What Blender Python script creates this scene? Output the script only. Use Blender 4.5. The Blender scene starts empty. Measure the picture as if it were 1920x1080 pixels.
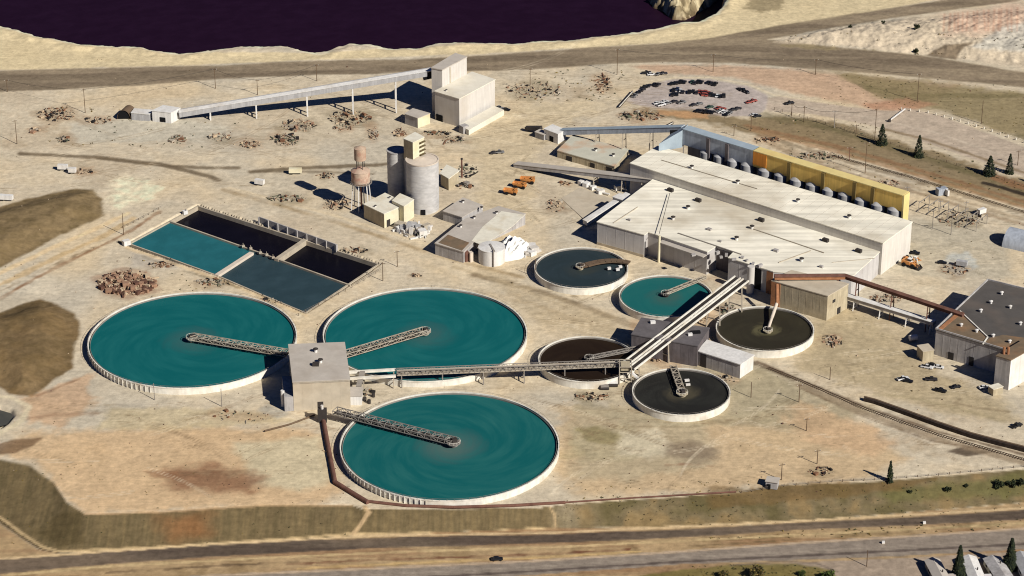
import bpy, bmesh, math, random
import numpy as np
from mathutils import Vector
random.seed(7)
rng = np.random.default_rng(11)
SC = bpy.context.scene
COL = SC.collection
# ------------------------------------------------------------------ survey: camera station and ground positions
TH = math.radians(26.5); FPX = 5000.0; CAMH = 640.0; CAMD = CAMH / math.tan(TH)
def G(px, py, z=0.0):
    """ground survey: the point at height z that is sighted at (px, py) in the 1920x1080 photograph"""
    x = (px - 960) / FPX; y = (540 - py) / FPX
    d = Vector((x, math.cos(TH) + y * math.sin(TH), -math.sin(TH) + y * math.cos(TH)))
    t = (z - CAMH) / d.z
    return Vector((d.x * t, -CAMD + d.y * t, z))
def to_px(X, Y, Z):
    ry = Y + CAMD; rz = Z - CAMH
    f = ry * math.cos(TH) - rz * math.sin(TH)
    up = ry * math.sin(TH) + rz * math.cos(TH)
    return 960 + FPX * X / f, 540 - FPX * up / f
def SCL(py):            # pixels per metre on the ground there
    a = G(960, py); b = G(970, py); return 10.0 / (b.x - a.x)
LOWZ = -7.0             # level of the railway and street below the plant bench

def lin(c):
    return tuple(((v / 255.0) / 12.92 if v / 255.0 <= 0.04045 else (((v / 255.0) + 0.055) / 1.055) ** 2.4) for v in c)

# ------------------------------------------------------------------ materials
def new_mat(name):
    m = bpy.data.materials.new(name); m.use_nodes = True
    nt = m.node_tree
    return m, nt, nt.nodes['Principled BSDF']
def mat(name, rgb, var=0.18, scale=0.25, rough=0.85, streak=None, stain=None, stain_amt=0.4, metal=0.0, spec=0.3, ang=0.0, bump=0.0, k=0.92):
    """weathered surface: base colour with large blotches, directional streaks (scale vector) and stains"""
    m, nt, b = new_mat(name)
    N = nt.nodes; L = nt.links
    geo = N.new('ShaderNodeNewGeometry')
    c = tuple(v * k for v in lin(rgb))
    n1 = N.new('ShaderNodeTexNoise'); n1.inputs['Scale'].default_value = scale; n1.inputs['Detail'].default_value = 8; n1.inputs['Roughness'].default_value = 0.65
    L.new(geo.outputs['Position'], n1.inputs['Vector'])
    r1 = N.new('ShaderNodeMapRange'); r1.inputs[1].default_value = 0.3; r1.inputs[2].default_value = 0.7
    r1.inputs[3].default_value = 1 - var; r1.inputs[4].default_value = 1 + var * 0.6
    L.new(n1.outputs['Fac'], r1.inputs[0])
    val = r1.outputs[0]
    if streak:
        mp = N.new('ShaderNodeMapping'); mp.inputs['Rotation'].default_value = (0, 0, ang); mp.inputs['Scale'].default_value = streak
        mp.vector_type = 'TEXTURE' if False else 'POINT'
        L.new(geo.outputs['Position'], mp.inputs['Vector'])
        n2 = N.new('ShaderNodeTexNoise'); n2.inputs['Scale'].default_value = 1.0; n2.inputs['Detail'].default_value = 5
        L.new(mp.outputs['Vector'], n2.inputs['Vector'])
        r2 = N.new('ShaderNodeMapRange'); r2.inputs[1].default_value = 0.35; r2.inputs[2].default_value = 0.65
        r2.inputs[3].default_value = 1 - var * 1.1; r2.inputs[4].default_value = 1 + var * 0.5
        L.new(n2.outputs['Fac'], r2.inputs[0])
        mu = N.new('ShaderNodeMath'); mu.operation = 'MULTIPLY'
        L.new(val, mu.inputs[0]); L.new(r2.outputs[0], mu.inputs[1]); val = mu.outputs[0]
    mix = N.new('ShaderNodeMix'); mix.data_type = 'RGBA'; mix.blend_type = 'MULTIPLY'; mix.inputs['Factor'].default_value = 1
    mix.inputs['A'].default_value = (*c, 1)
    cc = N.new('ShaderNodeCombineColor')
    for i in range(3): L.new(val, cc.inputs[i])
    L.new(cc.outputs[0], mix.inputs['B'])
    out = mix.outputs['Result']
    if stain:
        n3 = N.new('ShaderNodeTexNoise'); n3.inputs['Scale'].default_value = scale * 0.45; n3.inputs['Detail'].default_value = 6
        mp3 = N.new('ShaderNodeMapping'); mp3.inputs['Location'].default_value = (17, 5, 3)
        if streak: mp3.inputs['Rotation'].default_value = (0, 0, ang)
        L.new(geo.outputs['Position'], mp3.inputs['Vector']); L.new(mp3.outputs['Vector'], n3.inputs['Vector'])
        r3 = N.new('ShaderNodeMapRange'); r3.inputs[1].default_value = 0.5; r3.inputs[2].default_value = 0.72
        r3.inputs[3].default_value = 0; r3.inputs[4].default_value = stain_amt
        L.new(n3.outputs['Fac'], r3.inputs[0])
        ms = N.new('ShaderNodeMix'); ms.data_type = 'RGBA'
        L.new(r3.outputs[0], ms.inputs['Factor']); L.new(out, ms.inputs['A']); ms.inputs['B'].default_value = (*[v * k for v in lin(stain)], 1)
        out = ms.outputs['Result']
    L.new(out, b.inputs['Base Color'])
    b.inputs['Roughness'].default_value = rough; b.inputs['Metallic'].default_value = metal
    b.inputs['Specular IOR Level'].default_value = spec
    if bump:
        bp = N.new('ShaderNodeBump'); bp.inputs['Strength'].default_value = bump; bp.inputs['Distance'].default_value = 0.3
        L.new(n1.outputs['Fac'], bp.inputs['Height']); L.new(bp.outputs[0], b.inputs['Normal'])
    return m
WS = (0.7, 0.7, 0.06)       # vertical weather streaks on walls
M = {}
M['white_metal'] = mat('white_metal', (238, 234, 226), .10, .2, .7, WS, (190, 170, 140), .3)
M['mill_white'] = mat('mill_white', (220, 213, 202), .07, .12, .85, WS, (180, 160, 130), .35)
M['mill_roof'] = mat('mill_roof', (240, 232, 212), .10, .15, .85, None, (205, 190, 160), .4)
M['grey_cladding'] = mat('grey_cladding', (184, 178, 172), .16, .2, .8, WS, (140, 126, 112), .4)
M['blue_cladding'] = mat('blue_cladding', (184, 190, 198), .16, .2, .7, WS, (110, 112, 116), .35)
M['blue_roof'] = mat('blue_roof', (172, 186, 194), .12, .2, .6)
M['yellow_cladding'] = mat('yellow_cladding', (244, 204, 112), .12, .15, .75, WS, (206, 160, 84), .4)
M['yellow_roof'] = mat('yellow_roof', (238, 216, 146), .12, .15, .75, None, (226, 176, 100), .4)
M['orange_cladding'] = mat('orange_cladding', (226, 146, 60), .15, .2, .75, WS)
M['silver'] = mat('silver', (184, 182, 180), .14, .3, .6, WS)
M['shaded_pilaster'] = mat('shaded_pilaster', (128, 108, 62), .2, .3, .85, WS)  # dark tan holds the shade bands at the bin ribs
M['concrete'] = mat('concrete', (196, 182, 158), .2, .3, .9, None, (150, 132, 108), .5)
M['silo_concrete'] = mat('silo_concrete', (206, 202, 196), .12, .2, .9, (0.3, 0.3, 0.7), (206, 196, 182), .4)
M['rim_white'] = mat('rim_white', (246, 240, 224), .12, .25, .85, (0.5, 0.5, 0.2), (186, 160, 120), .5)
M['pale_steel'] = mat('pale_steel', (188, 176, 156), .22, .4, .7, None, (140, 112, 86), .4)
M['grey_steel'] = mat('grey_steel', (150, 142, 132), .2, .4, .7)
M['dark_steel'] = mat('dark_steel', (64, 58, 54), .25, .4, .8)
M['belt'] = mat('belt', (58, 52, 48), .25, .5, .9)
M['rust'] = mat('rust', (122, 86, 72), .3, .4, .9, None, (92, 64, 54), .6)
M['rust_orange'] = mat('rust_orange', (178, 124, 86), .3, .4, .9, None, (128, 84, 62), .6)
M['black'] = mat('black_opening', (16, 15, 18), .2, 1, .95)
M['dark_roof'] = mat('dark_roof', (94, 89, 84), .22, .12, .9, None, (118, 104, 92), .5)
M['brown_roof'] = mat('brown_roof', (126, 108, 86), .25, .2, .9, None, (168, 122, 82), .45)
M['slate_wall'] = mat('slate_wall', (192, 187, 182), .18, .2, .85, WS, (126, 112, 104), .4)
M['door_dark'] = mat('door_dark', (56, 52, 50), .2, .5, .85)
M['dark_wall'] = mat('dark_wall', (112, 104, 104), .2, .3, .9, WS, (88, 76, 70), .5)
M['dark_grey_roof'] = mat('dark_grey_roof', (110, 104, 104), .2, .3, .9, None, (84, 76, 74), .4)
M['tan_wall'] = mat('tan_wall', (196, 182, 152), .16, .3, .9, WS, (168, 148, 116), .4)
M['cream'] = mat('cream', (236, 226, 192), .12, .3, .85, None, (214, 192, 140), .5)
M['cream_roof'] = mat('cream_roof', (240, 233, 212), .12, .3, .85, None, (206, 186, 150), .5)
M['tan_roof'] = mat('tan_roof', (206, 192, 168), .14, .2, .9, None, (180, 162, 136), .5)
M['pale_grey_roof'] = mat('pale_grey_roof', (200, 190, 176), .12, .2, .85, None, (170, 156, 138), .4)
M['pink_roof'] = mat('pink_roof', (224, 208, 188), .12, .3, .85)
M['rusty_roof'] = mat('rusty_roof', (208, 204, 184), .12, .16, .85, None, (206, 150, 104), .75)
M['tower_paint'] = mat('tower_paint', (204, 178, 154), .25, .5, .8, None, (156, 72, 56), .7)
M['tower_pink'] = mat('tower_pink', (198, 172, 146), .2, .5, .8, None, (176, 120, 98), .6)
M['lime'] = mat('lime', (244, 240, 230), .08, .4, .95)
M['orange_paint'] = mat('orange_paint', (220, 150, 84), .2, .6, .6, None, (160, 96, 50), .4)
M['tyre'] = mat('tyre', (28, 26, 26), .2, 1, .95)
M['glass'] = mat('glass', (26, 30, 36), .1, 1, .15, spec=.5)
M['wood'] = mat('wood', (112, 92, 72), .25, .6, .95)
M['wood_dark'] = mat('wood_dark', (62, 50, 42), .3, .5, .95, (.6, .6, .1))
M['rail_steel'] = mat('rail_steel', (86, 72, 62), .2, .5, .6, metal=.4)
M['rubble_a'] = mat('rubble_a', (168, 132, 106), .3, .8, .95)
M['rubble_b'] = mat('rubble_b', (104, 74, 60), .3, .8, .95)
M['rubble_c'] = mat('rubble_c', (206, 182, 150), .2, .8, .95)
M['scrap_dark'] = mat('scrap_dark', (44, 40, 38), .3, .8, .9)
M['scrap_rust'] = mat('scrap_rust', (140, 102, 76), .3, .8, .9)
M['scrap_green'] = mat('scrap_green', (108, 110, 88), .3, .8, .9)
M['foliage_dark'] = mat('foliage_dark', (40, 48, 34), .45, .9, .95, k=1)
M['foliage_mid'] = mat('foliage_mid', (66, 72, 42), .45, .9, .95, k=1)
M['foliage_gold'] = mat('foliage_gold', (132, 112, 56), .4, .9, .95, k=1)
M['foliage_lime'] = mat('foliage_lime', (92, 108, 50), .4, .9, .95, k=1)
M['brush'] = mat('brush', (104, 90, 62), .4, .9, .95, k=1)
M['bark'] = mat('bark', (74, 60, 48), .2, 1, .95)

def water_mat(name, rgb, center=None, cloud=None, swirl=0.0, rough=0.3):
    m, nt, b = new_mat(name); N = nt.nodes; L = nt.links
    tc = N.new('ShaderNodeTexCoord')
    sx = N.new('ShaderNodeSeparateXYZ'); L.new(tc.outputs['Object'], sx.inputs[0])
    def math_(op, a, bb=None):
        n = N.new('ShaderNodeMath'); n.operation = op
        for i, v in enumerate((a, bb)):
            if v is None: continue
            if isinstance(v, (int, float)): n.inputs[i].default_value = v
            else: L.new(v, n.inputs[i])
        return n.outputs[0]
    x, y = sx.outputs[0], sx.outputs[1]
    r = math_('SQRT', math_('ADD', math_('MULTIPLY', x, x), math_('MULTIPLY', y, y)))
    a = math_('ADD', math_('MULTIPLY', math_('LOGARITHM', math_('ADD', r, 1.0), 2.718), -swirl), 0.0)
    # rotate (x, y) by an angle that grows with log r: streaks drawn out into a spiral by the rake
    ca, sa = math_('COSINE', a), math_('SINE', a)
    xr = math_('SUBTRACT', math_('MULTIPLY', x, ca), math_('MULTIPLY', y, sa))
    yr = math_('ADD', math_('MULTIPLY', x, sa), math_('MULTIPLY', y, ca))
    cb = N.new('ShaderNodeCombineXYZ'); L.new(xr, cb.inputs[0]); L.new(yr, cb.inputs[1]); L.new(math_('MULTIPLY', r, 0.9), cb.inputs[2])
    n1 = N.new('ShaderNodeTexNoise'); n1.inputs['Scale'].default_value = 0.075; n1.inputs['Detail'].default_value = 7; n1.inputs['Roughness'].default_value = .6
    L.new(cb.outputs[0], n1.inputs['Vector'])
    mr = N.new('ShaderNodeMapRange'); mr.inputs[1].default_value = .40; mr.inputs[2].default_value = .98; L.new(n1.outputs['Fac'], mr.inputs[0])
    mx = N.new('ShaderNodeMix'); mx.data_type = 'RGBA'; L.new(mr.outputs[0], mx.inputs['Factor'])
    base = lin(rgb); cl = lin(cloud or tuple(min(255, c * 1.25 + 6) for c in rgb))
    mx.inputs['A'].default_value = (*base, 1); mx.inputs['B'].default_value = (*cl, 1)
    out = mx.outputs['Result']
    if center:
        rr = N.new('ShaderNodeMapRange'); rr.inputs[1].default_value = 4; rr.inputs[2].default_value = center[1]
        rr.inputs[3].default_value = .8; rr.inputs[4].default_value = 0
        wob = math_('ADD', r, math_('MULTIPLY', math_('SUBTRACT', n1.outputs['Fac'], .5), 18.0)); L.new(wob, rr.inputs[0])
        m2 = N.new('ShaderNodeMix'); m2.data_type = 'RGBA'; L.new(rr.outputs[0], m2.inputs['Factor']); L.new(out, m2.inputs['A'])
        m2.inputs['B'].default_value = (*lin(center[0]), 1); out = m2.outputs['Result']
    L.new(out, b.inputs['Base Color'])
    b.inputs['Roughness'].default_value = rough; b.inputs['Specular IOR Level'].default_value = .04
    n2 = N.new('ShaderNodeTexNoise'); n2.inputs['Scale'].default_value = .6; n2.inputs['Detail'].default_value = 4; L.new(tc.outputs['Object'], n2.inputs['Vector'])
    bp = N.new('ShaderNodeBump'); bp.inputs['Strength'].default_value = .06; bp.inputs['Distance'].default_value = .2; L.new(n2.outputs['Fac'], bp.inputs['Height']); L.new(bp.outputs[0], b.inputs['Normal'])
    return m
# ------------------------------------------------------------------ mesh helpers
class MB:
    def __init__(s): s.v = []; s.f = []; s.mi = []; s.cur = 0
    def add(s, vs, fs):
        o = len(s.v); s.v += [tuple(v) for v in vs]; s.f += [tuple(i + o for i in f) for f in fs]; s.mi += [s.cur] * len(fs); return s
    def prism(s, poly, z0, z1, top=True, bottom=False, sides=True):
        n = len(poly)
        zz0 = z0 if isinstance(z0, (list, tuple)) else [z0] * n; zz1 = z1 if isinstance(z1, (list, tuple)) else [z1] * n
        vs = [(p[0], p[1], zz0[i]) for i, p in enumerate(poly)] + [(p[0], p[1], zz1[i]) for i, p in enumerate(poly)]
        fs = [(i, (i + 1) % n, n + (i + 1) % n, n + i) for i in range(n)] if sides else []
        if top: fs.append(tuple(range(n, 2 * n)))
        if bottom: fs.append(tuple(reversed(range(n))))
        return s.add(vs, fs)
    def box(s, c, size, rz=0.0):
        x, y, z = [v / 2 for v in size]; ca, sa = math.cos(rz), math.sin(rz)
        vs = []
        for dz in (-z, z):
            for dx, dy in ((-x, -y), (x, -y), (x, y), (-x, y)):
                vs.append((c[0] + dx * ca - dy * sa, c[1] + dx * sa + dy * ca, c[2] + dz))
        return s.add(vs, [(3, 2, 1, 0), (4, 5, 6, 7), (0, 1, 5, 4), (1, 2, 6, 5), (2, 3, 7, 6), (3, 0, 4, 7)])
    def bar(s, p0, p1, w, h, up=(0, 0, 1)):
        p0, p1 = Vector(p0), Vector(p1); d = (p1 - p0)
        if d.length < 1e-6: return s
        d.normalize(); up = Vector(up)
        if abs(d.dot(up)) > .98: up = Vector((0, 1, 0))
        sd = d.cross(up).normalized(); u = sd.cross(d)
        vs = [p + sd * a * w / 2 + u * b * h / 2 for p in (p0, p1) for a, b in ((-1, -1), (1, -1), (1, 1), (-1, 1))]
        return s.add(vs, [(3, 2, 1, 0), (4, 5, 6, 7), (0, 1, 5, 4), (1, 2, 6, 5), (2, 3, 7, 6), (3, 0, 4, 7)])
    def tube(s, p0, p1, r0, r1=None, n=8, caps=True):
        r1 = r0 if r1 is None else r1
        p0, p1 = Vector(p0), Vector(p1); d = (p1 - p0).normalized(); up = Vector((0, 0, 1)) if abs(d.z) < .98 else Vector((0, 1, 0))
        a = d.cross(up).normalized(); b = d.cross(a)
        vs = []
        for p, r in ((p0, r0), (p1, r1)):
            for i in range(n):
                t = 2 * math.pi * i / n; vs.append(p + a * math.cos(t) * r + b * math.sin(t) * r)
        fs = [(i, (i + 1) % n, n + (i + 1) % n, n + i) for i in range(n)]
        if caps: fs += [tuple(reversed(range(n))), tuple(range(n, 2 * n))]
        return s.add(vs, fs)
    def lathe(s, c, prof, n=48):
        vs = []; fs = []; k = len(prof)
        for i in range(n):
            t = 2 * math.pi * i / n
            for r, z in prof: vs.append((c[0] + r * math.cos(t), c[1] + r * math.sin(t), c[2] + z))
        for i in range(n):
            j = (i + 1) % n
            for q in range(k - 1): fs.append((i * k + q, j * k + q, j * k + q + 1, i * k + q + 1))
        return s.add(vs, fs)
    def disc(s, c, r, n=64):
        return s.add([(c[0] + r * math.cos(2 * math.pi * i / n), c[1] + r * math.sin(2 * math.pi * i / n), c[2]) for i in range(n)], [tuple(range(n))])
    def build(s, name, m, parent=None, smooth=False, origin=None):
        o0 = ORG.get(parent.name, Vector()) if parent else (Vector(origin) if origin is not None else Vector())
        me = bpy.data.meshes.new(name)
        me.from_pydata([(v[0] - o0.x, v[1] - o0.y, v[2] - o0.z) for v in s.v], [], s.f)
        ms = m if isinstance(m, (list, tuple)) else [m]
        for q in ms: me.materials.append(M[q] if isinstance(q, str) else q)
        if len(ms) > 1: me.polygons.foreach_set('material_index', s.mi)
        bm = bmesh.new(); bm.from_mesh(me); bmesh.ops.recalc_face_normals(bm, faces=bm.faces); bm.to_mesh(me); bm.free()
        if smooth:
            me.polygons.foreach_set('use_smooth', [True] * len(me.polygons))
            me.set_sharp_from_angle(angle=math.radians(40))
        o = bpy.data.objects.new(name, me); COL.objects.link(o)
        if parent: o.parent = parent
        else: o.location = o0
        ORG[o.name] = o0
        return o
ORG = {}
def tag(o, label=None, cat=None, group=None, kind=None):
    if label: o['label'] = label
    if cat: o['category'] = cat
    if group: o['group'] = group
    if kind: o['kind'] = kind
    return o
def thing(name, label, cat, loc, group=None):
    o = bpy.data.objects.new(name, None); COL.objects.link(o); o.location = loc; o.empty_display_size = .5
    ORG[o.name] = Vector(loc); return tag(o, label, cat, group)
def dup(root, loc, rz=0.0, sc=(1, 1, 1), label=None, group=None):
    r = root.copy(); COL.objects.link(r); r.location = loc; r.rotation_euler = (0, 0, rz); r.scale = sc
    ORG[r.name] = Vector(loc)
    if label: r['label'] = label
    if group: r['group'] = group
    for ch in list(root.children):
        c = ch.copy(); COL.objects.link(c); c.parent = r
        for g in list(ch.children):
            d = g.copy(); COL.objects.link(d); d.parent = c
    return r
def cen(pts):
    return Vector((sum(p[0] for p in pts) / len(pts), sum(p[1] for p in pts) / len(pts)))
def ccw(pts):
    a = sum(pts[i][0] * pts[(i + 1) % len(pts)][1] - pts[(i + 1) % len(pts)][0] * pts[i][1] for i in range(len(pts)))
    return list(pts) if a > 0 else list(reversed(pts))
def grow(pts, d):
    """offset a counter-clockwise polygon outward by d"""
    n = len(pts); out = []
    for i in range(n):
        p, a, b = Vector(pts[i][:2]), Vector(pts[i - 1][:2]), Vector(pts[(i + 1) % n][:2])
        e1 = (p - a).normalized(); e2 = (b - p).normalized()
        n1 = Vector((e1.y, -e1.x)); n2 = Vector((e2.y, -e2.x)); q = n1 + n2
        if q.length < .2: q = n1
        q = q / max(.4, q.length_squared) * 2
        out.append(p + q * d)
    return out
def foot(pxs, h):
    return ccw([Vector(G(x, y, h)[:2]) for x, y in pxs])
def panel(mb, a, b, t0, t1, z0, z1, proud=.15, out=None):
    """thin raised panel on the wall from a to b (outward side to the right of a->b on ccw footprints)"""
    a, b = Vector(a[:2]), Vector(b[:2]); d = b - a; e = d.normalized(); nn = Vector((e.y, -e.x))
    p, q = a + d * t0, a + d * t1
    mb.prism([p - nn * .05, q - nn * .05, q + nn * proud, p + nn * proud], z0, z1, True, True)
    return mb
def door(parent, ab, t0, t1, z0, z1, m='door_dark', name='door', proud=.2):
    mb = MB(); panel(mb, ab[0], ab[1], t0, t1, z0, z1, proud); return mb.build(name, m, parent)
def edge_near(poly, pa, pb, h):
    """the footprint edge whose ends lie nearest two sighted roof corners"""
    A = Vector(G(*pa, h)[:2]); B = Vector(G(*pb, h)[:2]); best = None
    for i in range(len(poly)):
        a, b = poly[i], poly[(i + 1) % len(poly)]
        c = min((a - A).length + (b - B).length, (a - B).length + (b - A).length)
        if best is None or c < best[0]: best = (c, a, b)
    return best[1], best[2]
def building(name, label, cat, roof_px, h, wm, rm, z0=0.0, over=.35, thick=.5, battens=4.0, ridge=None, group=None, parapet=None):
    poly = foot(roof_px, h); c = cen(poly)
    root = thing(name, label, cat, (c.x, c.y, z0), group)
    w = MB().prism(poly, z0 - 1.0, h, top=False)
    if battens:
        for i in range(len(poly)):
            a, b = poly[i], poly[(i + 1) % len(poly)]; L = (b - a).length; n = int(L / battens)
            for k in range(1, n): panel(w, a, b, k / n - .12 / L, k / n + .12 / L, z0, h - .1, .04)
    w.build('wall', wm, root)
    g = grow(poly, over)
    r = MB().prism(g, h, h + thick, True, True)
    roof = r.build('roof', rm, root)
    if parapet:
        p = MB(); gi = grow(poly, over - .5)
        n = len(g)
        for i in range(n):
            j = (i + 1) % n
            p.prism([g[i], g[j], gi[j], gi[i]], h + thick, h + thick + parapet)
        p.build('parapet', wm, root)
    return root, poly, roof
def vent(root_roof, px, py, z, s=1.0, m='dark_steel', cap='white_metal'):
    p = G(px, py, z)
    v = MB().tube(p - Vector((0, 0, .2)), p + Vector((0, 0, 1.5 * s)), .75 * s, n=10).build('roof_vent', cap, root_roof)
    MB().lathe(p + Vector((0, 0, 1.55 * s)), [(1.2 * s, 0), (1.2 * s, .25 * s), (.05, .8 * s)], 10).build('cowl', m, v)
def truss(p0, p1, w, h, n, parent, name='truss', m='pale_steel', deckm='belt', cs=.35):
    p0, p1 = Vector(p0), Vector(p1); d = (p1 - p0).normalized(); sd = d.cross(Vector((0, 0, 1))).normalized(); up = Vector((0, 0, 1))
    fr = MB()
    for s in (-1, 1):
        a0 = p0 + sd * s * w / 2; a1 = p1 + sd * s * w / 2
        fr.bar(a0, a1, cs, cs); fr.bar(a0 + up * h, a1 + up * h, cs, cs)
        for i in range(n + 1):
            q = a0.lerp(a1, i / n); fr.bar(q, q + up * h, cs * .7, cs * .7)
            if i < n:
                q2 = a0.lerp(a1, (i + 1) / n)
                fr.bar(q + up * (h if i % 2 else 0), q2 + up * (0 if i % 2 else h), cs * .7, cs * .7)
    for i in range(n + 1):
        a = p0.lerp(p1, i / n)
        fr.bar(a - sd * w / 2 + up * h, a + sd * w / 2 + up * h, cs * .7, cs * .7)
        if i < n:
            b = p0.lerp(p1, (i + 1) / n); fr.bar(a - sd * w / 2 * (1 if i % 2 else -1) + up * h, b + sd * w / 2 * (1 if i % 2 else -1) + up * h, cs * .7, cs * .7)
    f = fr.build(name, m, parent)
    MB().bar(p0 + up * .3, p1 + up * .3, w * .8, .15).build('walkway', deckm, f)
    return f
def bent(mb, p, w, sd, cs=.45, spread=1.0, zb=0.0):
    """two-legged trestle under the point p"""
    for s in (-1, 1):
        t = p + sd * s * w / 2; bt = Vector((p.x + sd.x * s * (w / 2 + spread), p.y + sd.y * s * (w / 2 + spread), zb - .5))
        mb.bar(bt, t, cs, cs)
    for k in (.35, .7):
        z = zb + (p.z - zb) * k; o = w / 2 + spread * (1 - k)
        mb.bar((p.x - sd.x * o, p.y - sd.y * o, z), (p.x + sd.x * o, p.y + sd.y * o, z), cs * .7, cs * .7)
def gallery(name, label, cat, p0, p1, w, h, wm, rm, stands, open_end=False, zb=0.0, leg='pale_steel', cs=.5, ridged=True):
    p0, p1 = Vector(p0), Vector(p1); d = (p1 - p0).normalized(); sd = d.cross(Vector((0, 0, 1))).normalized(); up = sd.cross(d)
    root = thing(name, label, cat, (p0.x, p0.y, zb))
    MB().bar(p0, p1, w, h).build('casing', wm, root)
    r = MB(); hw = w / 2 + .25; vs = []
    for p in (p0, p1):
        b = p + up * (h / 2)
        vs += [b - sd * hw + up * .02, b + sd * hw + up * .02, b + sd * hw + up * .25, b + up * (.9 if ridged else .3), b - sd * hw + up * .25]
    r.add(vs, [(4, 3, 2, 1, 0), (5, 6, 7, 8, 9), (0, 1, 6, 5), (1, 2, 7, 6), (2, 3, 8, 7), (3, 4, 9, 8), (4, 0, 5, 9)])
    r.build('roof', rm, root)
    for t in stands:
        mb = MB(); bent(mb, p0.lerp(p1, t) - up * h / 2, w * .8, sd, cs, 1.0, zb); mb.build('support', leg, root)
    return root
# ------------------------------------------------------------------ where the scrap heaps lie: centre, half sizes, pieces, description
SCR = [(105, 215, 36, 14, 70, 'tangle of dark and rusty scrap at the far upper left'), (118, 262, 12, 6, 26, 'small rusty scrap heap below the upper left tangle'), (65, 245, 12, 5, 18, 'thin scatter of dark scrap near the left power pole'), (185, 226, 26, 6, 24, 'line of dark scrap left of the tunnel arch'),
       (335, 262, 18, 8, 34, 'rusty bars lying below the truck hopper house'), (412, 258, 22, 8, 26, 'row of rusty beams under the very long conveyor'), (470, 270, 20, 8, 34, 'dark scrap heap left of the big scrap yard'), (535, 262, 26, 12, 60, 'grey green scrap in the lower left of the big scrap yard'),
       (560, 235, 34, 12, 80, 'rusty scrap in the middle of the big scrap yard'), (655, 222, 40, 14, 90, 'yellowish and rusty scrap at the right of the big scrap yard'), (640, 240, 18, 5, 18, 'dark machine parts on grey ground in the big scrap yard'), (700, 250, 10, 14, 26, 'string of green scrap above the water tower'),
       (750, 250, 14, 8, 26, 'dark scrap behind the silo headhouse'), (850, 262, 22, 8, 22, 'rusty beams right of the silo headhouse'), (1000, 170, 54, 16, 60, 'sparse brush and scrap right of the crusher house'), (1130, 158, 18, 18, 46, 'scrap and stumps inside the looping dirt track'),
       (540, 372, 40, 8, 34, 'row of rusty small parts left of the cream building'), (630, 385, 26, 10, 36, 'pale pipes and parts below the water tower'), (610, 330, 18, 6, 18, 'dark parts left of the water tower'), (820, 250, 26, 5, 24, 'dark drums and parts in front of the crusher house'),
       (1040, 385, 20, 12, 26, 'pallets and parts on the yard left of the concrete apron'), (1060, 345, 10, 4, 14, 'small parts under the feed conveyor'), (1200, 218, 44, 10, 60, 'yellow and dark litter between the car park and the tube conveyor'), (1300, 268, 20, 6, 44, 'rusty drums and pipes under the blue ore bins'),
       (1440, 262, 24, 5, 34, 'grey coils behind the ore bins'), (1540, 292, 40, 7, 50, 'grey pipes stacked behind the yellow ore bins'), (1660, 345, 24, 6, 26, 'scattered parts behind the right end of the yellow ore bins'), (300, 497, 26, 5, 30, 'weeds and stones along the lower edge of the teal pond'),
       (400, 530, 34, 6, 40, 'stones and weeds below the corner of the settling ponds'), (530, 562, 40, 8, 30, 'stones along the lower edge of the slate pond'), (660, 470, 34, 6, 34, 'dark fittings on the right rim of the black pond'), (680, 735, 22, 8, 20, 'pipes and small parts right of the pump house'),
       (1140, 660, 26, 10, 22, 'dark litter beside the brown tank'), (1230, 665, 22, 14, 50, 'rusty pumps and pipes in front of the dark block'), (1360, 578, 20, 8, 40, 'pale pumps and valves between the conveyor and the olive tank'), (1310, 595, 26, 10, 40, 'rusty litter under the double conveyor'),
       (1540, 884, 24, 8, 20, 'white and dark boxes on the sand near two poles'), (1670, 560, 40, 8, 40, 'pale boxes and parts behind the low conveyor'), (1560, 640, 20, 12, 30, 'dark stones right of the olive tank'), (1790, 506, 26, 12, 24, 'pale gravel scraps right of the orange loader'),
       (1480, 640, 10, 4, 8, 'dark blocks beside the right rim of the olive tank'), (1360, 712, 22, 8, 18, 'litter in front of the white shed'), (1110, 745, 34, 8, 26, 'rusty litter below the brown tank'), (450, 780, 60, 12, 16, 'few stones on the sand below the left tank'), (1180, 700, 10, 6, 20, 'machine parts under the transfer tower'),
       (780, 516, 12, 3, 12, 'small scrap between the basin and the second tank'), (1490, 300, 20, 6, 30, 'pipe racks behind the yellow ore bins, left stretch'), (1800, 410, 40, 16, 50, 'switchgear and insulators lying in the electrical yard'), (155, 322, 22, 5, 24, 'grey scrap beside the small white trailer')]
# ------------------------------------------------------------------ terrain: one height grid, split into the ground, roads and grass
def vnoise(x, y, seed):
    xi = np.floor(x).astype(np.int64); yi = np.floor(y).astype(np.int64); xf = x - xi; yf = y - yi
    def h(a, b):
        v = np.sin(a * 127.1 + b * 311.7 + seed * 74.7) * 43758.5453
        return v - np.floor(v)
    u = xf * xf * (3 - 2 * xf); v = yf * yf * (3 - 2 * yf)
    return (h(xi, yi) * (1 - u) + h(xi + 1, yi) * u) * (1 - v) + (h(xi, yi + 1) * (1 - u) + h(xi + 1, yi + 1) * u) * v
def fbm(x, y, period, octs=4, seed=0, gain=.5):
    r = np.zeros_like(x); a = 1.0; t = 0
    for o in range(octs):
        r += a * vnoise(x / period * 2 ** o, y / period * 2 ** o, seed + o * 13); t += a; a *= gain
    return r / t - .5
def axis(lo, hi, step, far):
    a = list(np.arange(lo, hi + step, step)); d = step
    while a[-1] < far: d *= 1.35; a.append(a[-1] + d)
    d = step
    while a[0] > -far: d *= 1.35; a.insert(0, a[0] - d)
    return np.array(a)
ylo, yhi = G(960, 1170, LOWZ).y, G(960, -75).y
ax = axis(-385, 385, .75, 6000); ay = axis(ylo, yhi, 1.2, 6000)
NX, NY = len(ax), len(ay)
gx, gy = np.meshgrid(ax, ay); gx = gx.ravel(); gy = gy.ravel()
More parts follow.
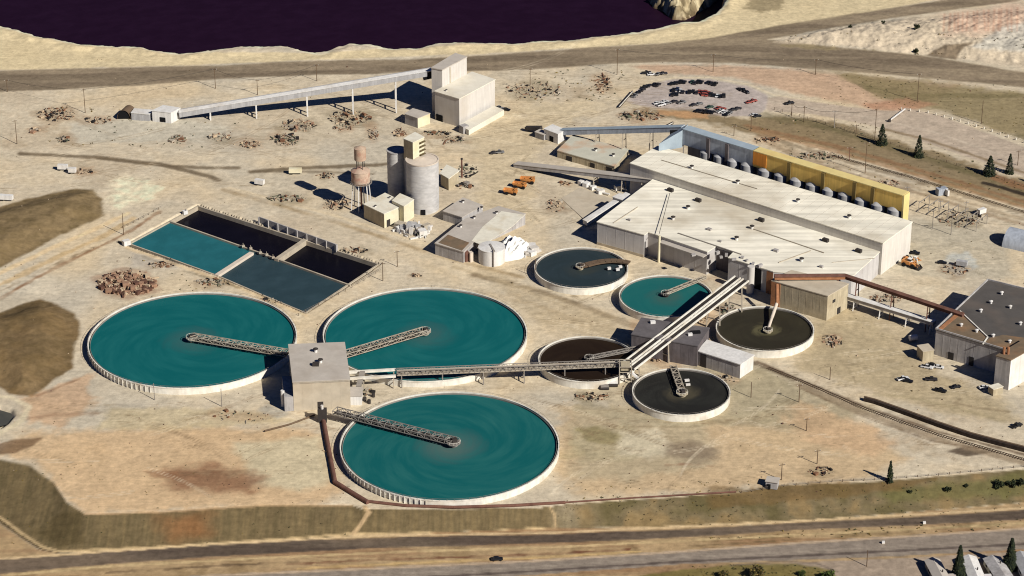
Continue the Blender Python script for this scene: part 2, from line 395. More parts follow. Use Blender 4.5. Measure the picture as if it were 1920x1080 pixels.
def sd_poly(px, py, poly, vs=2.0):
    """signed distance (inside positive) in picture units with depth stretched back to plan"""
    P = np.array(poly, float); P[:, 1] *= vs; y = py * vs
    d = np.full(px.shape, 1e9); ins = np.zeros(px.shape, bool)
    for i in range(len(P)):
        a, b = P[i - 1], P[i]; e = b - a; L2 = max(1e-9, e @ e)
        t = np.clip(((px - a[0]) * e[0] + (y - a[1]) * e[1]) / L2, 0, 1)
        d = np.minimum(d, (px - a[0] - t * e[0]) ** 2 + (y - a[1] - t * e[1]) ** 2)
        c = (a[1] > y) != (b[1] > y)
        if c.any():
            xi = a[0] + (y - a[1]) * e[0] / (e[1] if abs(e[1]) > 1e-9 else 1e-9); ins ^= c & (px < xi)
    d = np.sqrt(d); return np.where(ins, d, -d)
def sd_line(px, py, pts, vs=2.0):
    P = np.array(pts, float); P[:, 1] *= vs; y = py * vs; d = np.full(px.shape, 1e9)
    for i in range(1, len(P)):
        a, b = P[i - 1], P[i]; e = b - a; L2 = max(1e-9, e @ e)
        t = np.clip(((px - a[0]) * e[0] + (y - a[1]) * e[1]) / L2, 0, 1)
        d = np.minimum(d, (px - a[0] - t * e[0]) ** 2 + (y - a[1] - t * e[1]) ** 2)
    return np.sqrt(d)
def sstep(t): t = np.clip(t, 0, 1); return t * t * (3 - 2 * t)
# beyond the surveyed area the plan position is clamped so that the edge colours run on to the horizon
u0, v0 = to_px(gx, np.clip(gy, ylo - 60, yhi + 60), np.zeros_like(gx)); u0 = np.clip(u0, -600, 2520)
LAKE = [(-700, 20), (-200, 28), (0, 50), (60, 66), (150, 83), (225, 88), (262, 89), (300, 97), (335, 101), (400, 94), (440, 88), (540, 88), (575, 97), (590, 100), (612, 98), (632, 88), (655, 81), (700, 85),
        (740, 91), (780, 91), (815, 82), (880, 79), (980, 80), (1060, 76), (1130, 68), (1200, 59), (1262, 47), (1310, 40), (1345, 24), (1362, 0), (1372, -60), (1380, -400), (-700, -400)]
wob = fbm(gx, gy, 26, 4, 3) * 16
dl = sd_poly(u0, v0, LAKE) + fbm(gx, gy, 14, 3, 9) * 10 + fbm(gx, gy, 5, 3, 12) * 7
z = fbm(gx, gy, 60, 4, 1) * .9
lake_t = sstep((dl + 1) / 26)
far_lake = (gy > yhi + 40) & (gy < yhi + 900) & (gx > -2500) & (gx < 260)
lake_t = np.where(far_lake, 1.0, lake_t); lake_t = np.where(gy > yhi + 900, 0, lake_t)
z = z * (1 - lake_t) - 36 * lake_t
# low spoil ridge along the lip of the pit
lip = np.exp(-((dl + 16) / 13) ** 2) * (1 - lake_t)
z += lip * (1.2 + fbm(gx, gy, 16, 3, 21) * 3.0)
# rocky spit standing in the pit water
SPIT = [(1218, 2), (1226, 14), (1246, 22), (1262, 36), (1286, 37), (1304, 26), (1330, 12), (1352, -8), (1352, -60), (1250, -90), (1205, -40)]
sp_c = [G(x, y, -20) for x, y in SPIT]
su, sv = to_px(gx, np.clip(gy, ylo, yhi + 120), np.full_like(gx, -20.0))
ds = sd_poly(su, sv, SPIT)
spit_h = -21.5 + np.clip(ds + 3, -5, 30) * .38 + (np.abs(fbm(gx, gy, 16, 4, 33)) * 16 + np.abs(fbm(gx, gy, 7, 4, 37, .65)) * 22) * sstep((ds + 6) / 12)
z = np.where((ds > -6) & (lake_t > .05), np.maximum(z, np.minimum(spit_h, -1.0)), z)
# bench edge: the plant pad drops to the railway and the street
TOP = np.array([(-700, 850), (0, 858), (55, 868), (100, 900), (125, 940), (160, 962), (300, 958), (400, 951), (500, 945), (660, 945), (680, 953), (1000, 951), (1060, 944), (1380, 923), (1440, 910), (1640, 902), (1920, 878), (2600, 840)])
BOTp = [(-700, 880), (0, 985), (70, 1032), (110, 1040), (300, 1031), (500, 1018), (660, 1006), (1040, 992), (1400, 986), (1640, 968), (1920, 944), (2600, 900)]
BOT = np.array([to_px(*G(x, y, LOWZ)[:2], 0.0) for x, y in BOTp])
vt = np.interp(u0, TOP[:, 0], TOP[:, 1]) + wob * .12; vb = np.interp(u0, BOT[:, 0], BOT[:, 1])
slope_t = np.clip((v0 - vt) / np.maximum(8, vb - vt), 0, 1)
z = z * (1 - .7 * sstep(slope_t)) + LOWZ * (slope_t * .75 + .25 * sstep(slope_t))
# grassed dams on the left
FIELD = [(-300, 455), (0, 388), (60, 370), (130, 355), (178, 354), (190, 375), (197, 404), (120, 440), (0, 502), (-300, 620)]
MOUND = [(-300, 570), (0, 586), (40, 570), (75, 562), (110, 570), (140, 588), (148, 610), (140, 660), (135, 690), (90, 722), (60, 745), (20, 738), (0, 726), (-300, 700)]
dF = sd_poly(u0, v0, FIELD); dM = sd_poly(u0, v0, MOUND)
z += 4.5 * sstep(dF / 60) + 5.0 * sstep(dM / 70)
CUT = [(200, 345), (230, 332), (290, 335), (300, 352), (270, 380), (210, 396)]
dC = sd_poly(u0, v0, CUT); z += fbm(gx, gy, 14, 4, 5) * 3.5 * sstep((dC + 10) / 30); z += (fbm(gx, gy, 8, 4, 15, .6) * 1.3) * (sstep(dF / 20) + sstep(dM / 20))
# sunken settling basin
BASIN = [(236, 458), (371, 385), (712, 494), (574, 586), (400, 513)]
dB = sd_poly(u0, v0, BASIN); z = np.where(dB > -2, -4.5, z)
LPOND = [(-200, 760), (0, 762), (20, 768), (24, 778), (12, 792), (0, 800), (-200, 830)]
dP = sd_poly(u0, v0, LPOND); z -= 4 * sstep((dP + 8) / 16)
# spoil bank above the right haul road, berms and small heaps
z += fbm(gx, gy, 7, 3, 44) * .35
RB = [(1440, 78), (1600, 40), (1760, 30), (2300, -20), (2300, 150), (1920, 125), (1750, 106), (1560, 92)]
dRB = sd_poly(u0, v0, RB); z += sstep(dRB / 50) * 5 + sstep((dRB + 4) / 20) * fbm(gx, gy, 10, 5, 51, .65) * 4.5
DITCH = [(1500, 722), (1620, 770), (1760, 812), (1920, 850), (2400, 960)]
u, v = to_px(gx, np.clip(gy, ylo - 60, yhi + 60), z); u = np.clip(u, -600, 2520)

C = np.empty((len(gx), 3)); C[:] = lin((207, 191, 163))
def paint(a, rgb):
    global C
    a = np.clip(a, 0, 1)[:, None]; C = C * (1 - a) + np.array(lin(rgb))[None] * a
nA = fbm(gx, gy, 40, 5, 61); nB = fbm(gx, gy, 11, 4, 71); nC = fbm(gx, gy, 3.5, 3, 81)
nS = fbm(gx * .25, gy * 2.2, 18, 4, 91)     # stretched along the haul direction
def ppoly(pts, rgb, amt=1.0, soft=10, rough=10, low=False):
    m = (u > min(p[0] for p in pts) - 60) & (u < max(p[0] for p in pts) + 60) & (v > min(p[1] for p in pts) - 40) & (v < max(p[1] for p in pts) + 40)
    a = np.zeros(len(u)); d = sd_poly(u[m], v[m], pts) + (nB[m] * 2 + nC[m]) * rough
    a[m] = sstep((d + soft / 2) / soft) * amt; paint(a, rgb); return a
def pline(pts, w, rgb, amt=.7, soft=None, rough=3, brk=0.0):
    m = (u > min(p[0] for p in pts) - 40) & (u < max(p[0] for p in pts) + 40) & (v > min(p[1] for p in pts) - 30) & (v < max(p[1] for p in pts) + 30)
    a = np.zeros(len(u)); w = w * 1.6; d = sd_line(u[m], v[m], pts) + (nB[m] + nC[m]) * rough
    soft = soft or w * .8; q = sstep((w / 2 + soft / 2 - d) / soft) * amt
    if brk: q *= np.clip(.5 + nB[m] * 4 * brk + (1 - brk) * .5, 0, 1)
    a[m] = q; paint(a, rgb); return a
paint(np.clip(nA * 2.6, 0, .6), (192, 174, 146)); paint(np.clip(-nA * 2.0, 0, .5), (216, 190, 148)); paint(np.clip(nB * 1.3 - .25, 0, .3), (182, 160, 130)); paint(np.clip(nC * 1.2 - .15, 0, .3), (170, 148, 118))
paint(np.clip(-nC * 1.0 - .12, 0, .3), (222, 202, 166))
gN = fbm(gx + 300, gy * .8, 55, 4, 131); paint(np.clip(gN * 3 - .1, 0, .55), (188, 178, 158)); hN = fbm(gx, gy + 200, 28, 5, 141, .65); paint(np.clip(hN * 3.2 - .5, 0, .45), (172, 150, 118)); paint(np.clip(-hN * 3 - .45, 0, .5), (228, 212, 182))
# --- pit lip and far right spoil
ppoly([(-300, 20), (0, 48), (330, 98), (590, 98), (1060, 74), (1262, 45), (1380, -20), (1950, -60), (1900, -30), (1500, 50), (1300, 78), (880, 102), (550, 114), (300, 124), (0, 131), (-300, 135)], (214, 194, 152), .8, 8, 4)
paint(np.clip(sstep((dl + 12) / 10) * (1 - lake_t), 0, .8), (232, 216, 184))
paint(sstep((lake_t - .04) / .2) * .9, (128, 104, 80))
paint(sstep((ds + 2) / 6) * (z > -19) * (lake_t > .2), (176, 158, 124)); paint(np.clip(nC * 4 + nB * 2, 0, .8) * (ds > -4) * (lake_t > .2), (92, 80, 58)); paint(np.clip(-nC * 4, 0, .6) * (ds > -4) * (lake_t > .2), (210, 196, 160))
# --- haul roads
HAUL = [(-600, 150), (-300, 140), (0, 133), (150, 129), (300, 125), (420, 123), (550, 115), (640, 113), (760, 112), (880, 106), (1000, 97), (1100, 90), (1240, 82), (1330, 72), (1460, 48), (1600, 26), (1720, 8), (1860, -14), (2000, -40), (2040, -20), (1880, 6), (1700, 30), (1560, 52), (1440, 74),
        (1540, 85), (1660, 97), (1760, 109), (1920, 136), (2200, 170), (2500, 200), (2500, 240), (2200, 200), (1920, 164), (1760, 148), (1640, 138), (1500, 127), (1380, 118), (1240, 116), (1140, 120), (1060, 126), (930, 132), (800, 134), (700, 138), (560, 141), (400, 149), (260, 160), (100, 168), (0, 172), (-600, 195)]
a_haul = ppoly(HAUL, (140, 124, 102), .95, 8, 3)
for o, c in ((.3, (124, 108, 90)), (.55, (164, 146, 120)), (.78, (126, 110, 92))):
    pline([(-300, 140 + 40 * o), (0, 133 + 38 * o), (300, 125 + 32 * o), (550, 115 + 26 * o), (880, 106 + 27 * o), (1100, 90 + 32 * o), (1330, 84 + 30 * o), (1560, 90 + 40 * o), (1760, 110 + 38 * o), (1920, 136 + 28 * o), (2300, 176 + 34 * o)], 4, c, .55, 8, 4)
for o, c in ((.3, (126, 110, 92)), (.7, (160, 142, 116))):
    pline([(1240, 90), (1400, 62 + 18 * o), (1560, 34 + 18 * o), (1720, 8 + 20 * o), (1900, -18 + 20 * o)], 4, c, .5, 8, 4)
paint(np.clip(nS * 2.6, 0, .45) * a_haul, (112, 98, 80)); paint(np.clip(-nS * 2.6, 0, .4) * a_haul, (172, 154, 126))
# --- right spoil bank with red streaks
ppoly([(1440, 80), (1560, 56), (1720, 32), (2000, -10), (2300, -40), (2300, 160), (1920, 128), (1760, 104), (1560, 84)], (206, 188, 160), .9, 10, 6)
ppoly([(1770, 30), (1900, 5), (1960, 20), (1920, 62), (1780, 66)], (208, 174, 148), .6, 50, 16)
ppoly([(1880, 50), (1960, 30), (2200, 60), (2200, 110), (1820, 90)], (196, 188, 170), .8, 20, 12)
ppoly([(1738, 104), (1770, 84), (1825, 80), (1800, 96), (1792, 112)], (118, 100, 78), .8, 8, 4)
ppoly([(1395, -10), (1490, -16), (1470, 16), (1430, 28), (1400, 20)], (140, 124, 94), .7, 14, 26); ppoly([(1440, 84), (1540, 86), (1640, 94), (1540, 92)], (150, 134, 98), .6, 10, 16)
for i in range(16):
    x = 1772 + i * 9 + random.uniform(-3, 3); pline([(x, 26 - i * .8), (x + random.uniform(-3, 3), 58)], 2, (188, 136, 108), .4, 4, 2)
# --- right grass and soil strip
ppoly([(1180, 124), (1330, 122), (1500, 132), (1680, 148), (1800, 160), (1740, 200), (1640, 205), (1480, 172), (1380, 146), (1250, 138)], (194, 162, 132), .85, 16, 8)
GR = [(1560, 134), (1660, 144), (1800, 160), (1920, 176), (2200, 214), (2500, 250), (2500, 380), (2200, 330), (1920, 262), (1780, 214), (1690, 196), (1640, 178)]
ppoly(GR, (150, 134, 98), .9, 24, 14)
paint(np.clip(nS * 3, 0, .5) * (sd_poly(u, v, GR) > 0), (116, 106, 72))
ppoly([(1620, 196), (1700, 184), (1760, 196), (1690, 212), (1640, 208)], (182, 138, 108), .7, 12, 8)
# --- access road running down to the right edge
ACC = [(1428, 186), (1460, 180), (1560, 196), (1640, 206), (1690, 208), (1700, 203), (1760, 216), (1920, 275), (2200, 370), (2500, 470), (2500, 540), (2200, 430), (1920, 330), (1760, 276), (1640, 236), (1520, 214), (1440, 208)]
a_acc = ppoly(ACC, (186, 168, 146), .95, 6, 3)
pline([(1440, 190), (1640, 222), (1760, 250), (1920, 306), (2200, 402)], 3, (204, 188, 164), .5, 8, 3)
pline([(1660, 243), (1740, 262), (1860, 303), (1920, 324), (2100, 384)], 5, (140, 120, 92), .8, 5, 3)
# --- oval car park
PARK = [(1172, 190), (1196, 168), (1224, 156), (1262, 149), (1330, 148), (1400, 162), (1440, 180), (1436, 204), (1420, 218), (1330, 218), (1270, 206), (1230, 202), (1190, 196)]
a_park = ppoly(PARK, (182, 168, 156), .95, 6, 3)
pline([(1165, 190), (1192, 166), (1222, 153), (1262, 146), (1330, 145), (1404, 158), (1450, 178), (1560, 194)], 3, (216, 198, 164), .7, 4, 2)
ppoly([(1190, 204), (1290, 208), (1400, 222), (1480, 216), (1560, 226), (1660, 256), (1800, 302), (1920, 340), (2100, 400), (2100, 440), (1900, 384), (1760, 344), (1640, 306), (1520, 272), (1420, 252), (1300, 226), (1200, 216)], (136, 117, 86), .88, 14, 14); pline([(1430, 216), (1540, 236), (1640, 266), (1760, 304), (1920, 354), (2100, 410)], 14, (104, 96, 66), .7, 14, 10, .4)
for k, (dx, c) in enumerate([(0, (150, 110, 78)), (10, (172, 132, 94)), (22, (120, 100, 76)), (34, (168, 146, 116)), (44, (138, 112, 84))]):
    pline([(1400 + dx, 236 + dx * .8), (1560, 272 + dx), (1720, 318 + dx), (1860, 360 + dx), (2000, 402 + dx)], 7, c, .55, 8, 8)
ppoly([(1230, 205), (1330, 214), (1330, 224), (1240, 216)], (206, 158, 112), .6, 8, 8)
ppoly([(1860, 322), (1920, 345), (2000, 360), (2000, 376), (1900, 352), (1856, 336)], (146, 110, 80), .8, 8, 4)
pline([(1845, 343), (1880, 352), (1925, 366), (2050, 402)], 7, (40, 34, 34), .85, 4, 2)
# --- yard greys
ppoly([(130, 232), (220, 222), (330, 222), (430, 240), (420, 262), (260, 270), (150, 268)], (196, 186, 164), .8, 20, 14)
ppoly([(560, 205), (700, 196), (760, 220), (800, 250), (660, 262), (560, 262)], (198, 182, 154), .7, 24, 16)
ppoly([(880, 240), (1000, 190), (1170, 190), (1060, 232), (1000, 300), (1000, 420), (900, 380)], (204, 184, 148), .7, 40, 20)
ppoly([(1600, 400), (1720, 410), (1900, 440), (1900, 520), (1720, 520), (1620, 500)], (186, 174, 150), .8, 30, 20)
ppoly([(1430, 620), (1600, 570), (1700, 600), (1760, 700), (1880, 760), (1920, 800), (1700, 760), (1500, 690)], (188, 168, 134), .7, 30, 18)
ppoly([(1770, 480), (1815, 470), (1835, 500), (1800, 515), (1775, 505)], (190, 188, 176), .8, 12, 10)
# --- tracks on the left
for pts, w, am in [([(40, 288), (180, 295), (300, 308), (390, 330), (410, 338)], 7, .75), ([(180, 296), (300, 310), (370, 314), (446, 315)], 6, .7), ([(470, 322), (560, 315), (700, 310), (760, 304)], 7, .75), ([(470, 322), (600, 322), (700, 326)], 4, .5)]:
    pline(pts, w * 1.15, (122, 106, 84), min(.92, am + .15), 8, 3)
pline([(420, 356), (520, 384), (640, 420), (720, 446), (800, 472), (900, 500), (980, 520)], 8, (164, 140, 104), .75, 9, 5, .5)
pline([(430, 352), (620, 402), (800, 458), (930, 492)], 5, (224, 202, 164), .55, 6, 4)
pline([(890, 516), (990, 540), (1080, 570), (1160, 600), (1210, 620)], 11, (128, 108, 82), .8, 10, 6, .35); pline([(900, 548), (1000, 570), (1080, 600)], 8, (176, 152, 118), .6, 10, 6, .5); pline([(1180, 560), (1340, 520), (1420, 600)], 12, (160, 132, 104), .5, 14, 8, .6)
pline([(850, 500), (960, 535), (1060, 575)], 5, (176, 156, 122), .5, 8, 5)
ppoly(CUT, (230, 214, 180), .85, 26, 16)
ppoly(FIELD, (128, 108, 76), .95, 10, 7); paint(np.clip(nC * 2.4, 0, .5) * (dF > 4), (98, 84, 56)); paint(np.clip(-nC * 2.2, 0, .4) * (dF > 4), (156, 134, 98)); paint(np.clip(nB * 2, 0, .35) * (dF > 0), (102, 86, 58)); paint(np.clip(-nS * 2, 0, .3) * (dF > 0), (140, 118, 82))
pline([(-200, 640), (0, 560), (60, 525), (120, 494), (200, 456), (250, 430), (300, 396)], 5, (146, 108, 76), .85, 6, 6, .5)
pline([(-200, 600), (0, 512), (100, 464), (190, 424), (240, 400)], 7, (224, 196, 152), .8, 8, 5)
pline([(-200, 622), (0, 534), (100, 486), (200, 440), (250, 410)], 8, (200, 168, 118), .6, 8, 8)
pline([(0, 546), (90, 502), (180, 462)], 4, (132, 106, 76), .6, 5, 8, .8)
ppoly(MOUND, (124, 102, 70), .96, 10, 7); paint(np.clip(nC * 2.4, 0, .5) * (dM > 4), (96, 80, 52)); paint(np.clip(-nC * 2.2, 0, .4) * (dM > 4), (152, 128, 92)); paint(np.clip(nB * 2.4, 0, .4) * (dM > 0), (138, 112, 74)); paint(np.clip(-nA * 3, 0, .4) * (dM > 0), (98, 82, 54))
ppoly([(240, 470), (320, 480), (330, 505), (250, 500)], (190, 178, 158), .8, 14, 8)
pline([(240, 464), (320, 492), (400, 520), (480, 552), (574, 592)], 6, (222, 194, 150), .7, 8, 6)
pline([(268, 480), (330, 504), (420, 530), (500, 556)], 4, (118, 104, 74), .7, 6, 8, .9)
ppoly([(40, 745), (100, 728), (165, 700), (180, 760), (120, 800), (60, 790)], (196, 156, 116), .6, 20, 20)
pline([(50, 785), (100, 778), (180, 776)], 8, (132, 96, 70), .6, 10, 12, .6); pline([(70, 742), (110, 726), (150, 710)], 5, (140, 104, 76), .7, 8, 8, .5)
pline([(-60, 740), (20, 745), (55, 762), (40, 790), (0, 812), (-60, 830)], 8, (214, 198, 164), .8, 8, 4)
# --- lower left bench
ppoly([(60, 812), (300, 800), (560, 800), (610, 820), (640, 920), (600, 946), (300, 958), (160, 962), (120, 930), (60, 866), (0, 850)], (208, 174, 130), .75, 36, 20)
ppoly([(200, 760), (480, 770), (560, 790), (300, 808), (180, 806)], (198, 178, 136), .6, 20, 14)
ppoly([(440, 830), (600, 820), (630, 900), (560, 920), (470, 905)], (204, 190, 156), .8, 30, 18)
ppoly([(318, 884), (400, 872), (450, 880), (490, 900), (460, 918), (390, 928), (330, 914)], (136, 98, 72), .8, 60, 34); paint(np.clip(nS * 3, 0, .6) * (sd_poly(u, v, [(300, 880), (400, 868), (455, 876), (500, 902), (460, 922), (390, 932), (320, 916)]) > 0) * 1.0, (112, 78, 56))
ppoly([(270, 884), (330, 884), (330, 894), (290, 896)], (150, 112, 82), .6, 8, 10)
ppoly([(-20, 834), (40, 824), (80, 820), (60, 838), (20, 850), (-20, 852)], (118, 92, 66), .8, 10, 8)
for pts in ([(200, 780), (340, 776), (500, 778)], [(220, 790), (400, 786), (560, 792)]):
    pline(pts, 3, (176, 158, 124), .6, 4, 6, .7)
# --- bench between the tanks and on the right
ppoly([(1050, 760), (1180, 770), (1400, 790), (1520, 760), (1620, 800), (1700, 860), (1640, 895), (1400, 915), (1080, 930), (1040, 880)], (200, 172, 132), .8, 40, 20)
ppoly([(1080, 800), (1180, 800), (1240, 850), (1160, 870), (1060, 860)], (172, 160, 116), .5, 24, 24)
ppoly([(1060, 712), (1180, 720), (1380, 760), (1380, 800), (1180, 790)], (190, 172, 138), .6, 24, 20)
ppoly([(1255, 835), (1290, 828), (1330, 840), (1340, 862), (1290, 868), (1250, 856)], (160, 138, 114), .65, 50, 22)
ppoly([(1340, 680), (1440, 690), (1510, 740), (1500, 800), (1390, 790)], (186, 174, 142), .6, 24, 18)
ppoly([(1770, 846), (1810, 838), (1870, 848), (1812, 856)], (84, 68, 54), .85, 6, 5)
ppoly([(1180, 600), (1340, 560), (1360, 640), (1260, 700), (1180, 660)], (188, 158, 124), .6, 20, 14)
ppoly([(480, 770), (500, 756), (545, 776), (520, 786)], (176, 168, 150), .7, 12, 8)
ppoly([(1330, 650), (1430, 690), (1530, 730), (1640, 770), (1560, 800), (1480, 810), (1380, 800), (1180, 790), (1080, 770), (1080, 725), (1190, 790)], (168, 153, 122), .7, 30, 22)
ppoly([(1530, 560), (1600, 580), (1740, 690), (1900, 760), (1920, 800), (1800, 780), (1640, 730), (1500, 690), (1520, 620)], (180, 162, 128), .65, 34, 20)
ppoly([(900, 500), (1000, 545), (1160, 600), (1180, 640), (1050, 620), (990, 600), (960, 560)], (186, 166, 132), .6, 30, 18)
ppoly([(1060, 770), (1200, 770), (1330, 800), (1340, 870), (1200, 900), (1080, 900)], (178, 164, 134), .65, 40, 26); ppoly([(1085, 806), (1120, 800), (1165, 818), (1150, 832), (1100, 824)], (146, 132, 94), .8, 16, 14); ppoly([(1170, 815), (1230, 806), (1262, 840), (1220, 866), (1160, 850)], (208, 194, 164), .7, 24, 20)
ppoly([(1255, 832), (1300, 826), (1338, 842), (1336, 860), (1290, 862), (1252, 850)], (140, 122, 100), .75, 26, 22); pline([(1250, 872), (1290, 870), (1335, 874)], 4, (140, 96, 72), .6, 6, 8, .8)
pline([(1412, 680), (1450, 694), (1490, 712)], 8, (120, 104, 84), .85, 6, 3); pline([(1890, 772), (1830, 764), (1790, 756), (1800, 748)], 5, (150, 132, 104), .7, 5, 3)
pline([(1170, 800), (1300, 800), (1420, 780), (1480, 750)], 4, (150, 132, 102), .6, 6, 5, .4)
ppoly([(1500, 752), (1600, 790), (1690, 830), (1640, 860), (1520, 830), (1470, 790)], (202, 168, 130), .6, 30, 20)
# tyre tracks sweeping over the open ground
def sweep(n, box, rgb, w, amt, seed):
    r = random.Random(seed)
    for _ in range(n):
        x = r.uniform(box[0], box[2]); y = r.uniform(box[1], box[3]); a = r.uniform(-.75, .75) + (math.pi if r.random() < .5 else 0); k = r.uniform(-.0045, .0045); pts = []
        for i in range(11):
            pts.append((x, y)); x += math.cos(a) * 22; y += math.sin(a) * 11; a += k * 22
        for off in (-2.2, 2.2): pline([(p[0], p[1] + off * .9) for p in pts], w, rgb, amt, 2.2, 2, .7)
for bx, n_, cd in (((880, 180, 1120, 430), 16, (168, 146, 114)), ((1420, 600, 1780, 750), 16, (158, 138, 108)), ((1060, 760, 1660, 900), 22, (170, 144, 110)), ((20, 250, 460, 345), 14, (176, 150, 114)), ((150, 750, 600, 940), 16, (174, 144, 108)), ((860, 480, 1180, 640), 12, (160, 138, 106)), ((1620, 410, 1920, 560), 12, (156, 140, 112)), ((560, 190, 900, 300), 12, (176, 152, 118)), ((930, 120, 1200, 240), 12, (172, 148, 114)), ((1000, 680, 1200, 800), 8, (168, 140, 106))):
    sweep(n_, bx, tuple(c * .86 for c in cd), 1.7, .5, int(bx[0] + bx[1])); sweep(n_ // 2, bx, (232, 214, 182), 1.8, .42, int(bx[0] + bx[1]) + 7)
for px, py, rx, ry, n_, lb in SCR:
    pl_ = [(px + math.cos(t) * rx * 1.05, py + math.sin(t) * ry * 1.05) for t in np.linspace(0, 6.283, 12)[:-1]]; ppoly(pl_, random.choice([(150, 126, 98), (160, 130, 100), (138, 124, 98), (172, 146, 116)]), .5, 24, 26)
ppoly([(176, 520), (220, 505), (260, 506), (304, 530), (296, 548), (240, 562), (190, 552)], (160, 128, 102), .6, 16, 14)
# dark rail bed and wall strip lower right
pline([(1420, 678), (1500, 712), (1620, 762), (1760, 810), (1920, 852), (2300, 950)], 5, (118, 98, 78), .85, 6, 4)
pline([(1500, 722), (1620, 774), (1760, 824), (1920, 868), (2300, 972)], 12, (150, 130, 104), .7, 8, 5)
pline([(1500, 728), (1620, 782), (1750, 828), (1850, 842)], 3, (110, 84, 60), .7, 4, 5, .5)
pline([(1880, 790), (1800, 766), (1700, 744), (1640, 740)], 6, (168, 152, 118), .5, 8, 4)
# --- bench slope
sl = (slope_t > .0) & (slope_t < 1)
e = sstep(slope_t / .06) * sstep((1 - slope_t) / .05)
left = sstep((1100 - u) / 80)
paint(e * left * .96, (112, 96, 66)); paint(e * (1 - left) * .92, (112, 98, 68))
paint(e * np.clip(fbm(gx * 3, gy * .25, 4, 4, 101, .7) * 2.2, 0, .45) * left, (92, 82, 56)); paint(e * np.clip(-fbm(gx * 3, gy * .25, 4, 4, 101, .7) * 2, 0, .35) * left, (140, 120, 82))
paint(e * np.clip(nB * 3 + .1, 0, .7) * (1 - left), (92, 84, 52)); paint(e * np.clip(-nB * 3 - .1, 0, .5) * (1 - left), (160, 132, 88))
ppoly([(1640, 925), (1760, 905), (1920, 890), (2300, 860), (2300, 910), (1920, 930), (1800, 938), (1680, 942)], (106, 102, 62), .7, 30, 20)
ppoly([(1330, 915), (1640, 905), (1760, 895), (1700, 915), (1500, 940), (1340, 950)], (112, 88, 54), .6, 16, 16)
ppoly([(305, 968), (380, 962), (392, 1000), (320, 1012)], (146, 98, 60), .6, 70, 20)
ppoly([(120, 960), (150, 965), (160, 1020), (110, 1030), (60, 1000)], (84, 72, 46), .6, 20, 14)
pline([(-100, 945), (0, 970), (40, 1000), (80, 1026), (110, 1034), (300, 1026), (500, 1013), (660, 1001), (860, 1000), (1040, 990)], 5, (208, 180, 134), .9, 5, 3)
pline([(-100, 950), (0, 975), (40, 1006), (80, 1031), (120, 1040)], 2.5, (76, 62, 44), .9, 3, 2)
pline([(664, 1000), (676, 984), (692, 960), (684, 950)], 5, (202, 172, 130), .9, 4, 3)
pline([(1042, 988), (1040, 966), (1030, 950)], 3, (196, 168, 126), .8, 4, 3)
pline([(160, 964), (300, 960), (500, 947), (660, 947)], 4, (222, 184, 140), .5, 5, 3)
# --- lower strip: dirt road, verge, street
lo = sstep((slope_t - .97) / .03)
paint(lo * .85, (178, 148, 106)); paint(lo * np.clip(nB * 2.5, 0, .5), (120, 98, 66)); paint(lo * np.clip(nS * 3, 0, .5), (142, 104, 76))
RAIL = [(-500, 1080), (0, 1050), (200, 1036), (400, 1022), (700, 1008), (1040, 1002), (1280, 992), (1500, 980), (1700, 970), (1920, 956), (2500, 915), (2500, 935), (1920, 974), (1700, 986), (1500, 993), (1280, 1008), (1040, 1018), (700, 1028), (400, 1044), (200, 1058), (0, 1076), (-500, 1110)]
a_rail = ppoly(RAIL, (108, 95, 82), .93, 5, 3); pline([(0, 1058), (400, 1028), (700, 1014), (1040, 1006), (1500, 984), (1920, 962)], 2, (72, 62, 54), .55, 4, 3, .4); pline([(0, 1070), (400, 1040), (700, 1024), (1040, 1014), (1500, 991), (1920, 971)], 2, (84, 72, 62), .5, 4, 3, .4); paint(a_rail * np.clip(nS * 3, 0, .5), (78, 66, 58)); paint(a_rail * np.clip(-nS * 3, 0, .4), (140, 120, 98))
pline([(0, 1048), (400, 1020), (700, 1005), (1040, 999), (1500, 977), (1920, 953)], 5, (218, 190, 146), .85, 3, 2)
pline([(0, 1080), (200, 1062), (500, 1046), (800, 1033), (1040, 1026), (1280, 1014), (1600, 998), (1920, 981)], 5, (212, 186, 138), .8, 3, 2, .3)
pline([(540, 1058), (700, 1050), (860, 1045), (1040, 1038), (1180, 1030)], 5, (112, 72, 54), .85, 2, 3, .5); pline([(560, 1066), (760, 1056), (1000, 1046), (1200, 1034)], 4.5, (210, 178, 122), .8, 3, 2, .3)
pline([(200, 1074), (420, 1060), (560, 1054)], 5, (96, 78, 60), .8, 3, 4, .6); pline([(1260, 1026), (1400, 1018), (1540, 1009), (1700, 998)], 5, (114, 96, 68), .7, 4, 5, .7); pline([(1190, 1041), (1260, 1037), (1330, 1032)], 4, (70, 46, 36), .8, 2, 4, .8)
STREET = [(-200, 1130), (380, 1078), (700, 1064), (1000, 1050), (1280, 1032), (1500, 1016), (1700, 1004), (1920, 990), (2400, 955), (2400, 1010), (1920, 1030), (1700, 1042), (1500, 1050), (1280, 1058), (1000, 1078), (700, 1094), (400, 1120), (-200, 1180)]
a_st = ppoly(STREET, (148, 135, 120), .97, 3, 1)
pline([(380, 1080), (700, 1066), (1000, 1052), (1280, 1034), (1500, 1018), (1700, 1006), (1920, 991), (2300, 962)], 4.5, (204, 178, 146), .8, 4, 1)
pline([(400, 1098), (700, 1078), (1000, 1063), (1280, 1045), (1500, 1034), (1700, 1024), (1920, 1012), (2300, 985)], 2, (170, 156, 138), .6, 3, 1)
pline([(400, 1110), (700, 1088), (1000, 1071), (1280, 1053), (1500, 1042), (1700, 1032), (1920, 1020), (2300, 995)], 5, (88, 76, 70), .8, 3, 1)
LOT = [(1380, 1060), (1500, 1054), (1700, 1046), (1920, 1034), (2300, 1010), (2300, 1200), (1500, 1200), (1570, 1090), (1556, 1070), (1500, 1062)]
